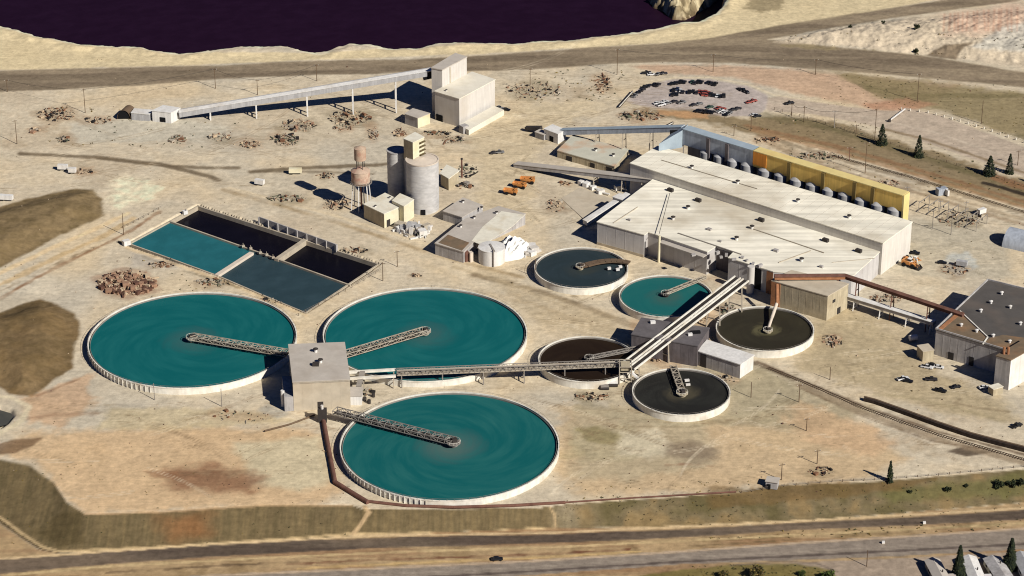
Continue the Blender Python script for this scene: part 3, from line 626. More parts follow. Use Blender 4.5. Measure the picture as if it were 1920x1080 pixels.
a_lot = ppoly(LOT, (168, 150, 130), .95, 6, 3)
ppoly([(1180, 1082), (1280, 1068), (1400, 1056), (1500, 1056), (1560, 1068), (1572, 1090), (1540, 1140), (1180, 1140)], (124, 112, 66), .9, 10, 8)
pline([(1370, 1060), (1470, 1052), (1530, 1056), (1570, 1072)], 3, (124, 110, 96), .7, 4, 2)
pline([(1540, 1006), (1640, 998), (1760, 990), (1920, 980)], 5, (104, 92, 62), .6, 6, 8, .9); pline([(1280, 1018), (1420, 1010), (1560, 1002)], 4, (132, 110, 76), .6, 6, 8, .9)
# --- bare soil brightened, grass and haul road held back, with noise
reg_dark = np.maximum.reduce([e, (dF > 0) * 1.0, (dM > 0) * 1.0, (sd_poly(u, v, GR) > 0) * 1.0, a_haul, a_rail, lo * .6]); C *= (1.10 - .12 * reg_dark)[:, None] * (1 + (nC * .30 + nB * .12))[:, None]
gm = np.array(lin((205, 186, 152)))[None]; bare = (1 - np.clip(reg_dark, 0, 1))[:, None]; C = C * (1 - bare) + bare * gm * np.clip(C / gm, .02, 3) ** 1.1 * np.array([[.985, .995, 1.0]])
C = np.clip(C, .004, .8)
reg = np.zeros(len(gx), np.int32)          # 0 ground, 1 haul road, 2 access road, 3 car park, 4 railway bed, 5 street, 6 grass slope, 7 field, 8 mound, 9 pit bank, 10 verge grass
vis = (np.abs(gx) < 900) & (gy > ylo - 400) & (gy < yhi + 400)
reg[(lake_t > .05) | far_lake] = 9
reg[(e > .5)] = 6; reg[(sd_poly(u, v, GR) > 0)] = 10
reg[a_haul > .5] = 1; reg[a_acc > .5] = 2; reg[a_park > .5] = 3; reg[a_rail > .5] = 4; reg[(a_st > .5)] = 5; reg[a_lot > .5] = 11
reg[dF > 0] = 7; reg[dM > 0] = 8
def ground_mat():
    m, nt, b = new_mat('ground_surface'); N = nt.nodes; L = nt.links
    at = N.new('ShaderNodeAttribute'); at.attribute_name = 'Col'
    geo = N.new('ShaderNodeNewGeometry')
    def nz(s, d, lo, hi, a, bb, vec=None):
        n = N.new('ShaderNodeTexNoise'); n.inputs['Scale'].default_value = s; n.inputs['Detail'].default_value = d; n.inputs['Roughness'].default_value = .7
        L.new(vec or geo.outputs['Position'], n.inputs['Vector'])
        r = N.new('ShaderNodeMapRange'); r.inputs[1].default_value = lo; r.inputs[2].default_value = hi; r.inputs[3].default_value = a; r.inputs[4].default_value = bb
        L.new(n.outputs['Fac'], r.inputs[0]); return n, r.outputs[0]
    n1, f1 = nz(.32, 10, .32, .68, .78, 1.15); n2, f2 = nz(.9, 6, .58, .74, 1.0, .76)
    mp = N.new('ShaderNodeMapping'); mp.inputs['Scale'].default_value = (.12, .9, 1); L.new(geo.outputs['Position'], mp.inputs['Vector'])
    n3, f3 = nz(.5, 5, .35, .65, .93, 1.05, mp.outputs['Vector'])
    mu = N.new('ShaderNodeMath'); mu.operation = 'MULTIPLY'; L.new(f1, mu.inputs[0]); L.new(f2, mu.inputs[1])
    mv = N.new('ShaderNodeMath'); mv.operation = 'MULTIPLY'; L.new(mu.outputs[0], mv.inputs[0]); L.new(f3, mv.inputs[1])
    vm = N.new('ShaderNodeVectorMath'); vm.operation = 'SCALE'; L.new(at.outputs['Color'], vm.inputs[0]); L.new(mv.outputs[0], vm.inputs['Scale'])
    L.new(vm.outputs[0], b.inputs['Base Color']); b.inputs['Roughness'].default_value = .97; b.inputs['Specular IOR Level'].default_value = .05
    bp = N.new('ShaderNodeBump'); bp.inputs['Strength'].default_value = .35; bp.inputs['Distance'].default_value = .5
    L.new(n1.outputs['Fac'], bp.inputs['Height']); L.new(bp.outputs[0], b.inputs['Normal'])
    return m
M['ground'] = ground_mat()
ii = np.arange((NX - 1) * (NY - 1)); iy, ix = np.divmod(ii, NX - 1); q0 = iy * NX + ix
quads = np.stack([q0, q0 + 1, q0 + NX + 1, q0 + NX], 1)
freg = reg[q0]
NAMES = {0: ('ground', 'structure'), 1: ('haul_road', 'structure'), 2: ('access_road', 'structure'), 3: ('car_park', 'structure'), 4: ('frontage_road', 'structure'), 5: ('street', 'structure'),
         6: ('slope_grass', 'stuff'), 7: ('dam_grass', 'stuff'), 8: ('mound_grass', 'stuff'), 9: ('pit_terrain', 'structure'), 10: ('verge_grass', 'stuff'), 11: ('housing_lot', 'structure')}
GL = {6: ('dry brown grass on the slope below the plant', 'grass'), 7: ('brown grassed dam face at the upper left', 'grass'), 8: ('rounded brown grass mound beside the left tank', 'grass'), 10: ('dry olive grass between the haul road and the access road', 'grass')}
for r_, (nm, kd) in NAMES.items():
    F = quads[freg == r_]
    if len(F) == 0: continue
    uq, inv = np.unique(F.ravel(), return_inverse=True)
    co = np.stack([gx[uq], gy[uq], z[uq]], 1).astype(np.float32)
    me = bpy.data.meshes.new(nm); me.vertices.add(len(uq)); me.vertices.foreach_set('co', co.ravel())
    me.loops.add(len(F) * 4); me.loops.foreach_set('vertex_index', inv.astype(np.int32).ravel())
    me.polygons.add(len(F)); me.polygons.foreach_set('loop_start', np.arange(0, len(F) * 4, 4, dtype=np.int32)); me.polygons.foreach_set('loop_total', np.full(len(F), 4, np.int32))
    me.polygons.foreach_set('use_smooth', np.ones(len(F), bool))
    me.update(calc_edges=True)
    ca = me.color_attributes.new('Col', 'FLOAT_COLOR', 'POINT')
    ca.data.foreach_set('color', np.concatenate([C[uq], np.ones((len(uq), 1))], 1).astype(np.float32).ravel())
    me.materials.append(M['ground'])
    o = bpy.data.objects.new(nm, me); COL.objects.link(o); o['kind'] = kd
    if r_ in GL: tag(o, GL[r_][0], GL[r_][1])
def gz(X, Y):
    """height of the ground under a point"""
    i = int(np.clip(np.searchsorted(ax, X) - 1, 0, NX - 2)); j = int(np.clip(np.searchsorted(ay, Y) - 1, 0, NY - 2))
    return float(z[j * NX + i])
def region(X, Y):
    i = int(np.clip(np.searchsorted(ax, X) - 1, 0, NX - 2)); j = int(np.clip(np.searchsorted(ay, Y) - 1, 0, NY - 2))
    return int(reg[j * NX + i])
def GG(px, py):
    """sighted point on the real terrain"""
    p = G(px, py, 0)
    for _ in range(6): p = G(px, py, gz(p.x, p.y))
    return p
# pit water
M['pit_water'] = water_mat('pit_water', (32, 14, 31), None, (42, 22, 42), 0, .5)
w = MB(); a = G(-1500, 150, -20); w.add([(-2600, yhi - 330, -20), (420, yhi - 330, -20), (420, yhi + 950, -20), (-2600, yhi + 950, -20)], [(0, 1, 2, 3)])
tag(w.build('water', M['pit_water'], None), kind='structure')
# ------------------------------------------------------------------ thickener tanks
def tank(label, l, r, t, b, wat, rim_h=3.6, free=1.1, ribs=None, yshift=0.0):
    if r - l < 250: rim_h = 4.2
    cx_, cy_ = (l + r) / 2, (t + b) / 2
    yf, yn = G(cx_, t, rim_h).y, G(cx_, b, rim_h).y; Y = (yf + yn) / 2
    c0 = G(cx_, cy_, rim_h); py = to_px(c0.x, Y, rim_h)[1]
    Rh = (G(r, py, rim_h).x - G(l, py, rim_h).x) / 2; Rv = (yf - yn) / 2; R = .7 * Rh + .3 * Rv
    c = Vector((c0.x, Y, 0)); root = thing('thickener_tank', label, 'tank', c)
    big = R > 30; th = .4 if big else .35
    MB().lathe(c, [(R + .1, -1.5), (R, rim_h - .5), (R + .2, rim_h - .5), (R + .2, rim_h), (R - th, rim_h), (R - th, -.5)], 128 if big else 80).build('wall', 'rim_white', root, True)
    lr = MB(); lr.lathe(c, [(R - th, rim_h - free - .2), (R - th - (.6 if big else .4), rim_h - free - .2), (R - th - (.6 if big else .4), rim_h - .35), (R - th - (.75 if big else .55), rim_h - .35), (R - th - (.75 if big else .55), rim_h - free - .5)], 128 if big else 80)
    lr.build('overflow_launder', 'grey_steel', root, True)
    MB().disc(c + Vector((0, 0, rim_h - free)), R - th - .1, 128).build('water', wat, root)
    for k in range(ribs[2] if ribs else 0):
        a = math.radians(ribs[0] + (ribs[1] - ribs[0]) * k / ribs[2]); d = Vector((math.cos(a), math.sin(a), 0)); bt = MB()
        bt.bar(c + d * (R + .35) + Vector((0, 0, -.4)), c + d * (R + .35) + Vector((0, 0, rim_h - .3)), .28, .45); bt.build('buttress', 'rim_white', root)
    hr = MB(); n = 96 if big else 56
    pts = [c + Vector((math.cos(2 * math.pi * i / n) * (R + .2), math.sin(2 * math.pi * i / n) * (R + .2), rim_h)) for i in range(n)]
    for i in range(n):
        hr.bar(pts[i], pts[i] + Vector((0, 0, 1.05)), .08, .08)
        hr.bar(pts[i] + Vector((0, 0, 1.05)), pts[(i + 1) % n] + Vector((0, 0, 1.05)), .07, .07)
    hr.build('handrail', 'grey_steel', root)
    return root, c, R, rim_h
def drive(root, c, z, s=1.0, m='pale_steel'):
    d = MB().lathe(c + Vector((0, 0, z - 1.2)), [(2.0 * s, 0), (2.0 * s, 1.3), (3.1 * s, 1.35), (3.1 * s, 1.6), (.01, 1.62)], 24).build('drive_column', m, root, True)
    MB().box(c + Vector((.4 * s, 0, z + 1.4 * s)), (2.2 * s, 1.6 * s, 1.7 * s), .4).box(c + Vector((-1.3 * s, .6 * s, z + 1.0 * s)), (1.2 * s, 1.2 * s, 1.2 * s), .2).build('drive_motor', 'dark_steel', d)
    h = MB()
    for i in range(12):
        a, b = [c + Vector((math.cos(q) * 3 * s, math.sin(q) * 3 * s, z + .4)) for q in (2 * math.pi * i / 12, 2 * math.pi * (i + 1) / 12)]
        h.bar(a, a + Vector((0, 0, 1.1)), .1, .1); h.bar(a + Vector((0, 0, 1.1)), b + Vector((0, 0, 1.1)), .1, .1)
    h.build('handrail', 'rim_white', d)
TEAL = water_mat('teal_water_a', (18, 95, 96), ((62, 100, 98), 17), (40, 114, 112), 1.9)
TEAL3 = water_mat('teal_water_b', (22, 94, 94), ((88, 108, 102), 18), (54, 116, 110), 2.3)
TEAL5 = water_mat('teal_water_c', (32, 100, 98), ((62, 96, 90), 12), (44, 108, 102), 2.0)
SLATE = water_mat('slate_water', (46, 57, 60), ((58, 64, 62), 11), (54, 66, 72), 1.6)
BROWN = water_mat('brown_water', (40, 30, 22), None, (54, 42, 30), 1.6)
OLIVE = water_mat('olive_water', (52, 48, 38), ((100, 94, 68), 8), (66, 62, 48), 1.6)
INK = water_mat('ink_water', (42, 41, 38), ((84, 78, 62), 10), (60, 60, 54), 1.6)
t1, c1, R1, h1 = tank('large teal thickener tank left of the square pump house, rake bridge pointing right', 168, 553, 545, 730, TEAL, ribs=(186, 256, 24))
t2, c2, R2, h2 = tank('large teal thickener tank behind the square pump house, rake bridge running up to the right', 606, 988, 539, 715, TEAL)
t3, c3, R3, h3 = tank('large teal thickener tank nearest the bottom, rusty pipe along its left side', 638, 1048, 734, 939, TEAL3, ribs=(205, 262, 20))
t4, c4, R4, h4 = tank('small slate grey thickener tank at the left corner of the long plant building', 1003, 1177, 463, 541, SLATE)
t5, c5, R5, h5 = tank('small teal thickener tank in the shade of the long plant building', 1162, 1336, 515, 595, TEAL5)
t6, c6, R6, h6 = tank('dark brown thickener tank half hidden behind the elevated gallery', 1010, 1192, 630, 716, BROWN)
t7, c7, R7, h7 = tank('small olive thickener tank in front of the brown annex', 1345, 1524, 572, 660, OLIVE)
t8, c8, R8, h8 = tank('near black small thickener tank beside the white shed', 1186, 1369, 690, 778, INK)
def bridge(root, c, z, end, w, h, n, m='pale_steel'):
    e = Vector((end.x, end.y, z)); truss(Vector((c.x, c.y, z)), e, w, h, n, root, 'rake_bridge', m)
cc1 = G(360, 633, 5); drive(t1, Vector((cc1.x, cc1.y, 0)), 4.6, 1.0); bridge(t1, cc1, 4.6, G(540, 664, 5), 4.4, 2.0, 16)
cc2 = G(797, 621, 5); drive(t2, Vector((cc2.x, cc2.y, 0)), 4.6, 1.0); bridge(t2, cc2, 4.6, G(640, 668, 5), 4.4, 2.0, 16)
cc3 = G(850, 829, 5); drive(t3, Vector((cc3.x, cc3.y, 0)), 4.6, 1.15, 'grey_steel'); bridge(t3, cc3, 4.6, G(628, 772, 5), 4.6, 2.0, 18, 'grey_steel')
cc4 = G(1088, 500, 4.5); drive(t4, Vector((cc4.x, cc4.y, 0)), 4.2, .8, 'tan_wall')
a4 = MB(); q0 = Vector((cc4.x, cc4.y, 5)); prev = q0
for k in range(1, 9):
    px = 1088 + (1180 - 1088) * k / 8; p = G(px, 500 - 14 * math.sin(k / 8 * 2.2) + 4 * k / 8, 5.0); p.z = 5; a4.bar(prev, p, 4.6 - .1 * k, .8); prev = p
a4.build('feed_launder', 'wood', t4)
for px, py in ((1142, 503), (1158, 505), (1163, 500)):
    MB().box(G(px, py, 4.4), (1.9, 1.4, 1.2), .3).build('float', 'white_metal', t4)
cc5 = G(1248, 551, 4.5); drive(t5, Vector((cc5.x, cc5.y, 0)), 4.2, .8, 'dark_steel'); bridge(t5, cc5, 4.4, G(1322, 521, 4.5), 2.2, 1.0, 8, 'pale_steel')
cc6 = G(1105, 672, 4.5); drive(t6, Vector((cc6.x, cc6.y, 0)), 4.2, .8, 'dark_steel'); bridge(t6, cc6, 4.4, G(1196, 654, 4.5), 2.4, 1.0, 8, 'grey_steel')
cc7 = G(1440, 619, 4.5); drive(t7, Vector((cc7.x, cc7.y, 0)), 4.0, .8, 'tan_wall')
MB().tube(Vector((cc7.x, cc7.y, 5)), G(1447, 596, 5.5), .8, n=10).tube(G(1447, 596, 5.5), G(1456, 570, 8), .95, n=10).build('feed_pipe', 'pink_roof', t7, True); MB().tube(G(1457, 570, 8), G(1457, 534, 14.5), .9, n=10).build('drop_pipe', 'rust_orange', t7, True)
cc8 = G(1279, 737, 4.5); drive(t8, Vector((cc8.x, cc8.y, 0)), 4.2, .95, 'tan_wall'); bridge(t8, cc8, 4.4, G(1262, 688, 4.5), 3.2, 1.2, 7, 'pale_steel')
MB().box(G(1288, 713, 4), (2.4, 1.2, 1), .2).box(G(1290, 721, 4), (2.2, 1.0, 1), .2).build('float', 'white_metal', t8)

# ------------------------------------------------------------------ settling basin
BP = [Vector(G(x, y, 0)[:2]) for x, y in [(242, 456), (371, 386), (710, 495), (574, 586), (408, 514)]]
bc = cen(BP); sb = thing('settling_basin', 'sunken settling basin divided into two teal and two black ponds', 'basin', (bc.x, bc.y, 0))
w = MB(); pts = [(242, 456), (371, 386), (710, 495), (574, 586), (492, 552), (408, 516), (320, 484)]
def strip(mb, a, b, wd, z0, z1):
    a, b = Vector(a[:2]), Vector(b[:2]); d = (b - a).normalized(); nn = Vector((d.y, -d.x)) * wd / 2
    mb.prism([a - nn - d * wd * .4, b - nn + d * wd * .4, b + nn + d * wd * .4, a + nn - d * wd * .4], z0, z1)
for i in range(len(pts)):
    a, b = pts[i], pts[(i + 1) % len(pts)]
    strip(w, G(*a, 0.3), G(*b, 0.3), 1.0 if i in (0, 1, 2) else .8, -5, .35 if i < 3 else .15)
w.build('rim_wall', 'concrete', sb)
d_ = MB(); strip(d_, G(318, 414, .6), G(478, 470, .6), .9, -5, .6); strip(d_, G(478, 470, .61), G(656, 534, .61), .9, -5, .62); d_.build('long_divider', 'concrete', sb)
d_ = MB(); strip(d_, G(470, 474, .9), G(408, 514, .9), 2.6, -5, .9); d_.build('cross_divider', 'pink_roof', sb)
d_ = MB(); strip(d_, G(574, 447, .9), G(520, 484, .9), 2.6, -5, .9); d_.build('cross_divider', 'concrete', sb)
rw = MB(); a, b = G(487, 414, 1.5), G(632, 466, 1.5); strip(rw, a, b, .6, -5, 4.0)
for k in range(9):
    p = a.lerp(b, k / 8); rw.box((p.x - .5, p.y - .6, 1.9), (.6, .6, 4.4), .7)
rw.build('retaining_wall', 'grey_cladding', sb)
for nm, px, rgb, zz in (('pond_water', [(242, 456), (316, 415), (478, 472), (408, 515), (320, 486)], (38, 98, 104), -.5), ('pond_water', [(478, 471), (656, 535), (574, 587), (490, 553), (408, 515)], (48, 66, 72), -.55),
                        ('pond_water', [(316, 414), (371, 384), (575, 446), (520, 485), (478, 470)], (16, 14, 22), -2.2), ('pond_water', [(575, 446), (712, 495), (656, 534), (520, 485)], (14, 13, 20), -2.25)):
    poly = [G(x, y, 0) for x, y in px]; c = cen(poly)
    o = MB().add([(p.x, p.y, zz) for p in poly], [tuple(range(len(poly)))]).build(nm, water_mat('pond_%d_%d' % (rgb[0], rgb[1]), rgb, None, tuple(int(v * 1.15 + 6) for v in rgb), 0), sb)
cr = MB()
for px, py in ((456, 462), (470, 466), (488, 474), (500, 478), (512, 483)):
    p = G(px, py, 1); cr.box((p.x, p.y, 1.2), (1.6, 1.0, 1.1), .4); cr.bar((p.x, p.y, .6), (p.x, p.y, 3), .25, .25)
cr.build('valve_gear', 'pale_steel', sb)
pumpbox = thing('pump_box', 'small white pump box at the left tip of the settling basin', 'pump box', G(236, 459, 0)); p = G(237, 459, 0)
MB().box(p + Vector((0, 0, 1.4)), (4, 3, 2.8), .6).build('cabinet', 'white_metal', pumpbox); MB().tube(p + Vector((-1, 1, .6)), p + Vector((-5, 3, .6)), .5).build('pipe', 'dark_steel', pumpbox)
p = G(347, 401, 0); pb2 = thing('pump_box', 'white pump box on the upper left rim of the black pond', 'pump box', p)
MB().box(p + Vector((0, 0, 1.0)), (2.6, 2, 2.2), .6).build('cabinet', 'white_metal', pb2); MB().tube(p + Vector((.6, 0, 2.1)), p + Vector((.6, 0, 3.0)), .3).build('pipe', 'grey_steel', pb2)
# water of the little pond at the left edge
w = MB(); p = [G(x, y, -2) for x, y in [(-120, 755), (10, 758), (26, 768), (28, 780), (14, 796), (-120, 830)]]; w.add(p, [tuple(range(6))])
M['lp'] = water_mat('left_pond', (74, 74, 70), None, (90, 88, 80), 0); tag(w.build('water', M['lp'], None), kind='structure')

# ------------------------------------------------------------------ square pump house
ph, pf, phr = building('pump_house', 'square flat roofed beige pump house between the three large teal tanks', 'pump house', [(541, 647), (646, 643), (656, 712), (549, 717)], 16.0, 'tan_roof', 'pale_grey_roof', over=.2)
for q in ((592, 660), (601, 680)): vent(phr, *q, 16.5, 1.1)
MB().box(G(592, 683, 17.2), (3.2, 2.2, 1.8), 0).build('roof_hatch', 'dark_steel', phr)
ea, eb = edge_near(pf, (549, 717), (656, 712), 16)
d = MB(); panel(d, ea, eb, .42, .52, 0, 4.5); d.build('door', 'dark_steel', ph)
fl = MB(); panel(fl, ea, eb, 0, 1, 15.2, 15.9, .25); fl.build('fascia', 'pale_steel', ph)
la, lb = edge_near(pf, (541, 647), (549, 717), 16)
an = MB(); nn = Vector(((lb - la).normalized().y, -(lb - la).normalized().x, 0))
A = Vector((*la, 0)).lerp(Vector((*lb, 0)), .45); B = Vector((*lb, 0))
def wing(mb, A, B, nn, dep, h): mb.prism([(A + nn * .1)[:2], (B + nn * .1)[:2], (B + nn * dep)[:2], (A + nn * dep)[:2]], -1, h)
wing(an, A, B, nn, 4.5, 8); an.build('side_wing', 'slate_wall', ph)
dt = MB(); p = G(531, 762, 0); dt.tube(p, p + Vector((0, 0, 9)), 1.0); dt.build('downpipe', 'white_metal', ph, True)
# conveyor head on the pump house's front right corner
p = G(604, 770, 6); dh = thing('pipe_junction', 'dark rusty pipe junction on the front of the square pump house', 'pipe junction', (p.x, p.y, 0))
MB().box((p.x, p.y, 3.5), (4.4, 3, 7), 0).build('chamber', 'dark_steel', dh); MB().tube((p.x, p.y, 7), (p.x, p.y, 9.0), .7).build('stack', 'white_metal', dh)
# annex right of the pump house
p = G(668, 752, 0); sh = thing('transfer_shed', 'pale transfer shed against the right wall of the square pump house', 'shed', p)
MB().box(p + Vector((0, 0, 2.6)), (6, 9, 5.2), 0).build('wall', 'white_metal', sh); MB().box(p + Vector((0, 0, 5.35)), (6.6, 9.6, .3), 0).build('roof', 'pale_grey_roof', sh)
MB().bar(p + Vector((1, 5.5, 5)), p + Vector((2.5, 16, 8)), 2.6, 1.0).build('chute', 'grey_steel', sh)
for i, (px, py) in enumerate(((684, 752), (692, 757), (700, 745))):
    p = G(px, py, 0); q = thing('drum', 'dark drum %s beside the transfer shed' % ('nearest', 'lowest', 'topmost')[i], 'drum', p); MB().lathe(p, [(.01, 0), (.9, 0), (.9, 2.2), (.01, 2.25)], 12).build('shell', 'dark_steel', q)
# ------------------------------------------------------------------ elevated galleries
z1 = 7.0
g1 = thing('pipe_rack', 'pair of pale pipes on legs from the pump house to the covered gallery', 'pipe rack', G(656, 705, 0))
for dy in (0, 12): MB().bar(G(654, 698 + dy, z1), G(742, 693 + dy, z1), 1.6, 1.0).build('pipe', 'rim_white', g1)
mb = MB()
for px in (682, 738): bent(mb, G(px, 701, z1), 4, Vector((0, 1, 0)), .5, .6)
mb.build('support', 'pale_steel', g1)
p0, p1 = G(744, 700, z1), G(1168, 683, z1); L = (p1 - p0).length; d = (p1 - p0).normalized(); sd = d.cross(Vector((0, 0, 1))).normalized()
g2 = thing('walkway_gallery', 'long grey elevated walkway and pipe gallery from the pump house to the transfer tower', 'gallery', (p0.x, p0.y, 0))
MB().bar(p0, p1, 5.0, .5).build('deck', 'pale_steel', g2)
f = MB()
for s, hh in ((-1, 1.5), (1, 2.6)):
    a, b = p0 + sd * s * 2.5, p1 + sd * s * 2.5; n = 44
    f.bar(a + Vector((0, 0, hh)), b + Vector((0, 0, hh)), .3, .3)
    for i in range(n + 1):
        q = a.lerp(b, i / n); f.bar(q, q + Vector((0, 0, hh)), .22, .22)
        if i < n: f.bar(q + Vector((0, 0, hh if i % 2 else 0)), a.lerp(b, (i + 1) / n) + Vector((0, 0, 0 if i % 2 else hh)), .18, .18)
f.build('side_truss', 'grey_steel', g2)
MB().tube(p0 + Vector((0, 1.0, .9)), p1 + Vector((0, 1.0, .9)), .55, n=8).tube(p0 + Vector((0, -.8, .7)), p1 + Vector((0, -.8, .7)), .4, n=8).build('pipe', 'pale_steel', g2, True)
for t in (.02, .2, .38, .56, .74, .92):
    mb = MB(); bent(mb, p0.lerp(p1, t), 4.2, sd, .5, .8); mb.build('support', 'grey_steel', g2)
# sloping double conveyor up to the plant
p0, p1 = G(1176, 690, 8), G(1391, 524, 19); d = (p1 - p0).normalized(); sd = d.cross(Vector((0, 0, 1))).normalized(); up = sd.cross(d)
g3 = thing('double_conveyor', 'sloping double conveyor with white rails rising to the long plant building', 'conveyor', (p0.x, p0.y, 0))
for s in (-1, 1):
    MB().bar(p0 + sd * s * 2.6, p1 + sd * s * 2.6, 3.2, .5).build('belt_deck', 'belt', g3)
    for q in (-1, 1):
        r = MB(); a, b = p0 + sd * (s * 2.6 + q * 1.75), p1 + sd * (s * 2.6 + q * 1.75)
        r.bar(a + up * .6, b + up * .6, .6, .9)
        r.build('side_rail', 'rim_white', g3)
mb = MB()
for i in range(30):
    q = p0.lerp(p1, (i + .5) / 30); mb.bar(q - sd * 4.4 - up * .1, q + sd * 4.4 - up * .1, .35, .3)
mb.build('cross_beam', 'pale_steel', g3)
for t in (.05, .3, .52, .75, .95):
    mb = MB(); bent(mb, p0.lerp(p1, t), 7, sd, .6, .8); mb.build('support', 'pale_steel', g3)
# transfer tower where they meet
p = G(1172, 716, 0); tt = thing('transfer_tower', 'rusty open steel transfer tower where the walkway gallery meets the double conveyor', 'tower', p)
mb = MB()
for dx, dy in ((-3, -3), (3, -3), (3, 5), (-3, 5)): mb.bar(p + Vector((dx, dy, -.5)), p + Vector((dx, dy, 10)), .5, .5)
for zz in (3.5, 7, 10):
    for a, b in (((-3, -3), (3, -3)), ((3, -3), (3, 5)), ((3, 5), (-3, 5)), ((-3, 5), (-3, -3))): mb.bar(p + Vector((*a, zz)), p + Vector((*b, zz)), .35, .35)
mb.build('frame', 'pale_steel', tt); MB().box(p + Vector((0, 1, 8.6)), (4.6, 6, 2.4), 0).build('hopper', 'tan_wall', tt); MB().bar(p + Vector((2, -1, 7)), p + Vector((7, -1, 2)), 1.6, 1.0).build('chute', 'white_metal', tt)
for i, (px, py, s, lab) in enumerate(((1147, 722, 1.0, 'white pump skid at the foot of the transfer tower, larger'), (1133, 729, .8, 'dark and white pump skid left of the transfer tower, smaller'))):
    p = G(px, py, 0); q = thing('pump_skid', lab, 'pump', p); MB().box(p + Vector((0, 0, 1.4 * s)), (5 * s, 3 * s, 2.4 * s), .3).build('casing', 'white_metal' if i == 0 else 'grey_steel', q)
    MB().tube(p + Vector((-2 * s, -2 * s, 1)), p + Vector((3 * s, -2 * s, 1)), .8 * s).build('motor', 'dark_steel', q)
# ------------------------------------------------------------------ long plant building
HL, HU = 13.5, 19.0
UA = (G(1646, 482, HL) - G(1227, 345, HL)); ANG = math.atan2(UA.y, UA.x)
M['plant_roof'] = mat('plant_roof', (252, 244, 222), .17, .05, .85, (.018, .3, 1), (172, 154, 124), .75, ang=-ANG, k=1)
M['plant_wall'] = mat('plant_wall', (208, 203, 197), .08, .15, .85, WS, (150, 134, 118), .4)
low = foot([(1120, 417), (1208, 441), (1215, 436), (1243, 445), (1326, 473), (1343, 462), (1377, 473), (1366, 484), (1450, 510), (1597, 520), (1649, 473), (1224, 338)], HL)
upp = foot([(1233, 275), (1710, 417), (1655, 457), (1182, 307)], HU)
cb = cen(low); PB = thing('plant_building', 'very long concentrator building with two level cream roof and grey walls', 'industrial building', (cb.x, cb.y, 0))
w = MB().prism(low, -1, HL, False); w2 = MB().prism(upp, -1, HU, False)
for poly, mb, h in ((low, w, HL),):
    for i in range(len(poly)):
        a, b = poly[i], poly[(i + 1) % len(poly)]; L = (b - a).length; n = int(L / 6)
        for k in range(1, n): panel(mb, a, b, k / n - .15 / L, k / n + .15 / L, 0, h - .1, .05)
M['upper_wall'] = mat('upper_wall', (228, 221, 208), .08, .15, .85, WS, (206, 194, 172), .3)
w.build('wall', 'plant_wall', PB); w2.build('upper_wall', 'upper_wall', PB)
lr = MB().prism(grow(low, .3), HL, HL + .5, True, True).build('roof', 'plant_roof', PB)
ur = MB().prism(grow(upp, .3), HU, HU + .5, True, True).build('upper_roof', 'plant_roof', PB)
sm = MB()
for k in range(1, 30):
    a = Vector((*upp[0], 0)); pts4 = [Vector((*q, HU + .53)) for q in upp]
    e1 = max(range(4), key=lambda i: (upp[(i + 1) % 4] - upp[i]).length); p_, q_ = pts4[e1], pts4[(e1 + 1) % 4]; r_, s_ = pts4[(e1 + 2) % 4], pts4[(e1 + 3) % 4]
    sm.bar(p_.lerp(q_, k / 30), s_.lerp(r_, k / 30), .12, .06)
sm.build('roof_seam', 'pale_grey_roof', ur)
for q in ((1297, 316), (1383, 344), (1496, 379), (1592, 409)): vent(ur, *q, HU + .5, 1.05, 'dark_steel')
for q in ((1290, 392), (1262, 412), (1410, 429), (1381, 450), (1503, 490)): vent(lr, *q, HL + .5, 1.1, 'dark_steel')
for px, py in ((1257, 356), (1309, 375), (1427, 412), (1548, 450), (1610, 470)):
    MB().box(G(px, py, HL + 1.4), (3.4, 2.0, 1.8), ANG).build('wall_fan', 'dark_steel', PB)
cl = MB()
e = edge_near(upp, (1182, 307), (1655, 457), HU); panel(cl, e[0], e[1], .11, .995, HL + 3.4, HU - .5, .08); cl.build('clerestory_band', 'upper_wall', PB)
MB().bar(G(1271, 437, HL + .7), G(1390, 477, HL + .7), .7, .4).build('roof_gutter', 'grey_steel', lr); MB().bar(G(1560, 492, HL + .6), G(1640, 484, HL + .6), .4, .2).build('roof_seam', 'pale_steel', lr)
for (a, b, w_) in (((1400, 425), (1545, 474), .5), ((1240, 300), (1420, 354), .35), ((1150, 418), (1196, 388), .4), ((1460, 492), (1520, 470), .45)):
    zz = HU + .75 if b[1] == 354 else HL + .75
    MB().bar(G(*a, zz), G(*b, zz), w_, .4).build('roof_pipe', 'pale_steel', lr)
for px, py, s in ((1330, 430, 1.6), (1180, 412, 1.2), (1455, 470, 1.8), (1540, 500, 1.4), (1350, 452, 1.0)): MB().box(G(px, py, HL + 1.0), (s * 1.6, s, s * .9), ANG).build('roof_unit', 'grey_cladding', lr)
# front of the plant: canopy, painted recess shade, bay door, ducts
e = edge_near(low, (1243, 445), (1326, 473), HL); nn = Vector(((e[1] - e[0]).normalized().y, -(e[1] - e[0]).normalized().x))
cp = MB(); A, B = e[0], e[1]; cp.prism([A + nn * .2, B + nn * .2, B + nn * 4.0, A + nn * 4.0], HL - 1.9, HL - 1.4, True, True)
cp.build('canopy', 'pale_grey_roof', PB)
e = edge_near(low, (1343, 462), (1377, 473), HL); dk = MB(); panel(dk, e[0], e[1], .05, .9, 0, HL - 1, .2); dk.build('recess_shade_panel', 'dark_wall', PB)  # shade of the recess painted in as a dark panel
e = edge_near(low, (1366, 484), (1450, 510), HL); dk = MB(); panel(dk, e[0], e[1], .5, .74, .5, HL - .8, .25); dk.build('bay_door', 'black', PB)
dk = MB(); panel(dk, e[0], e[1], .86, 1.0, 0, HL - .5, .3); dk.build('stained_panel', 'rust_orange', PB)
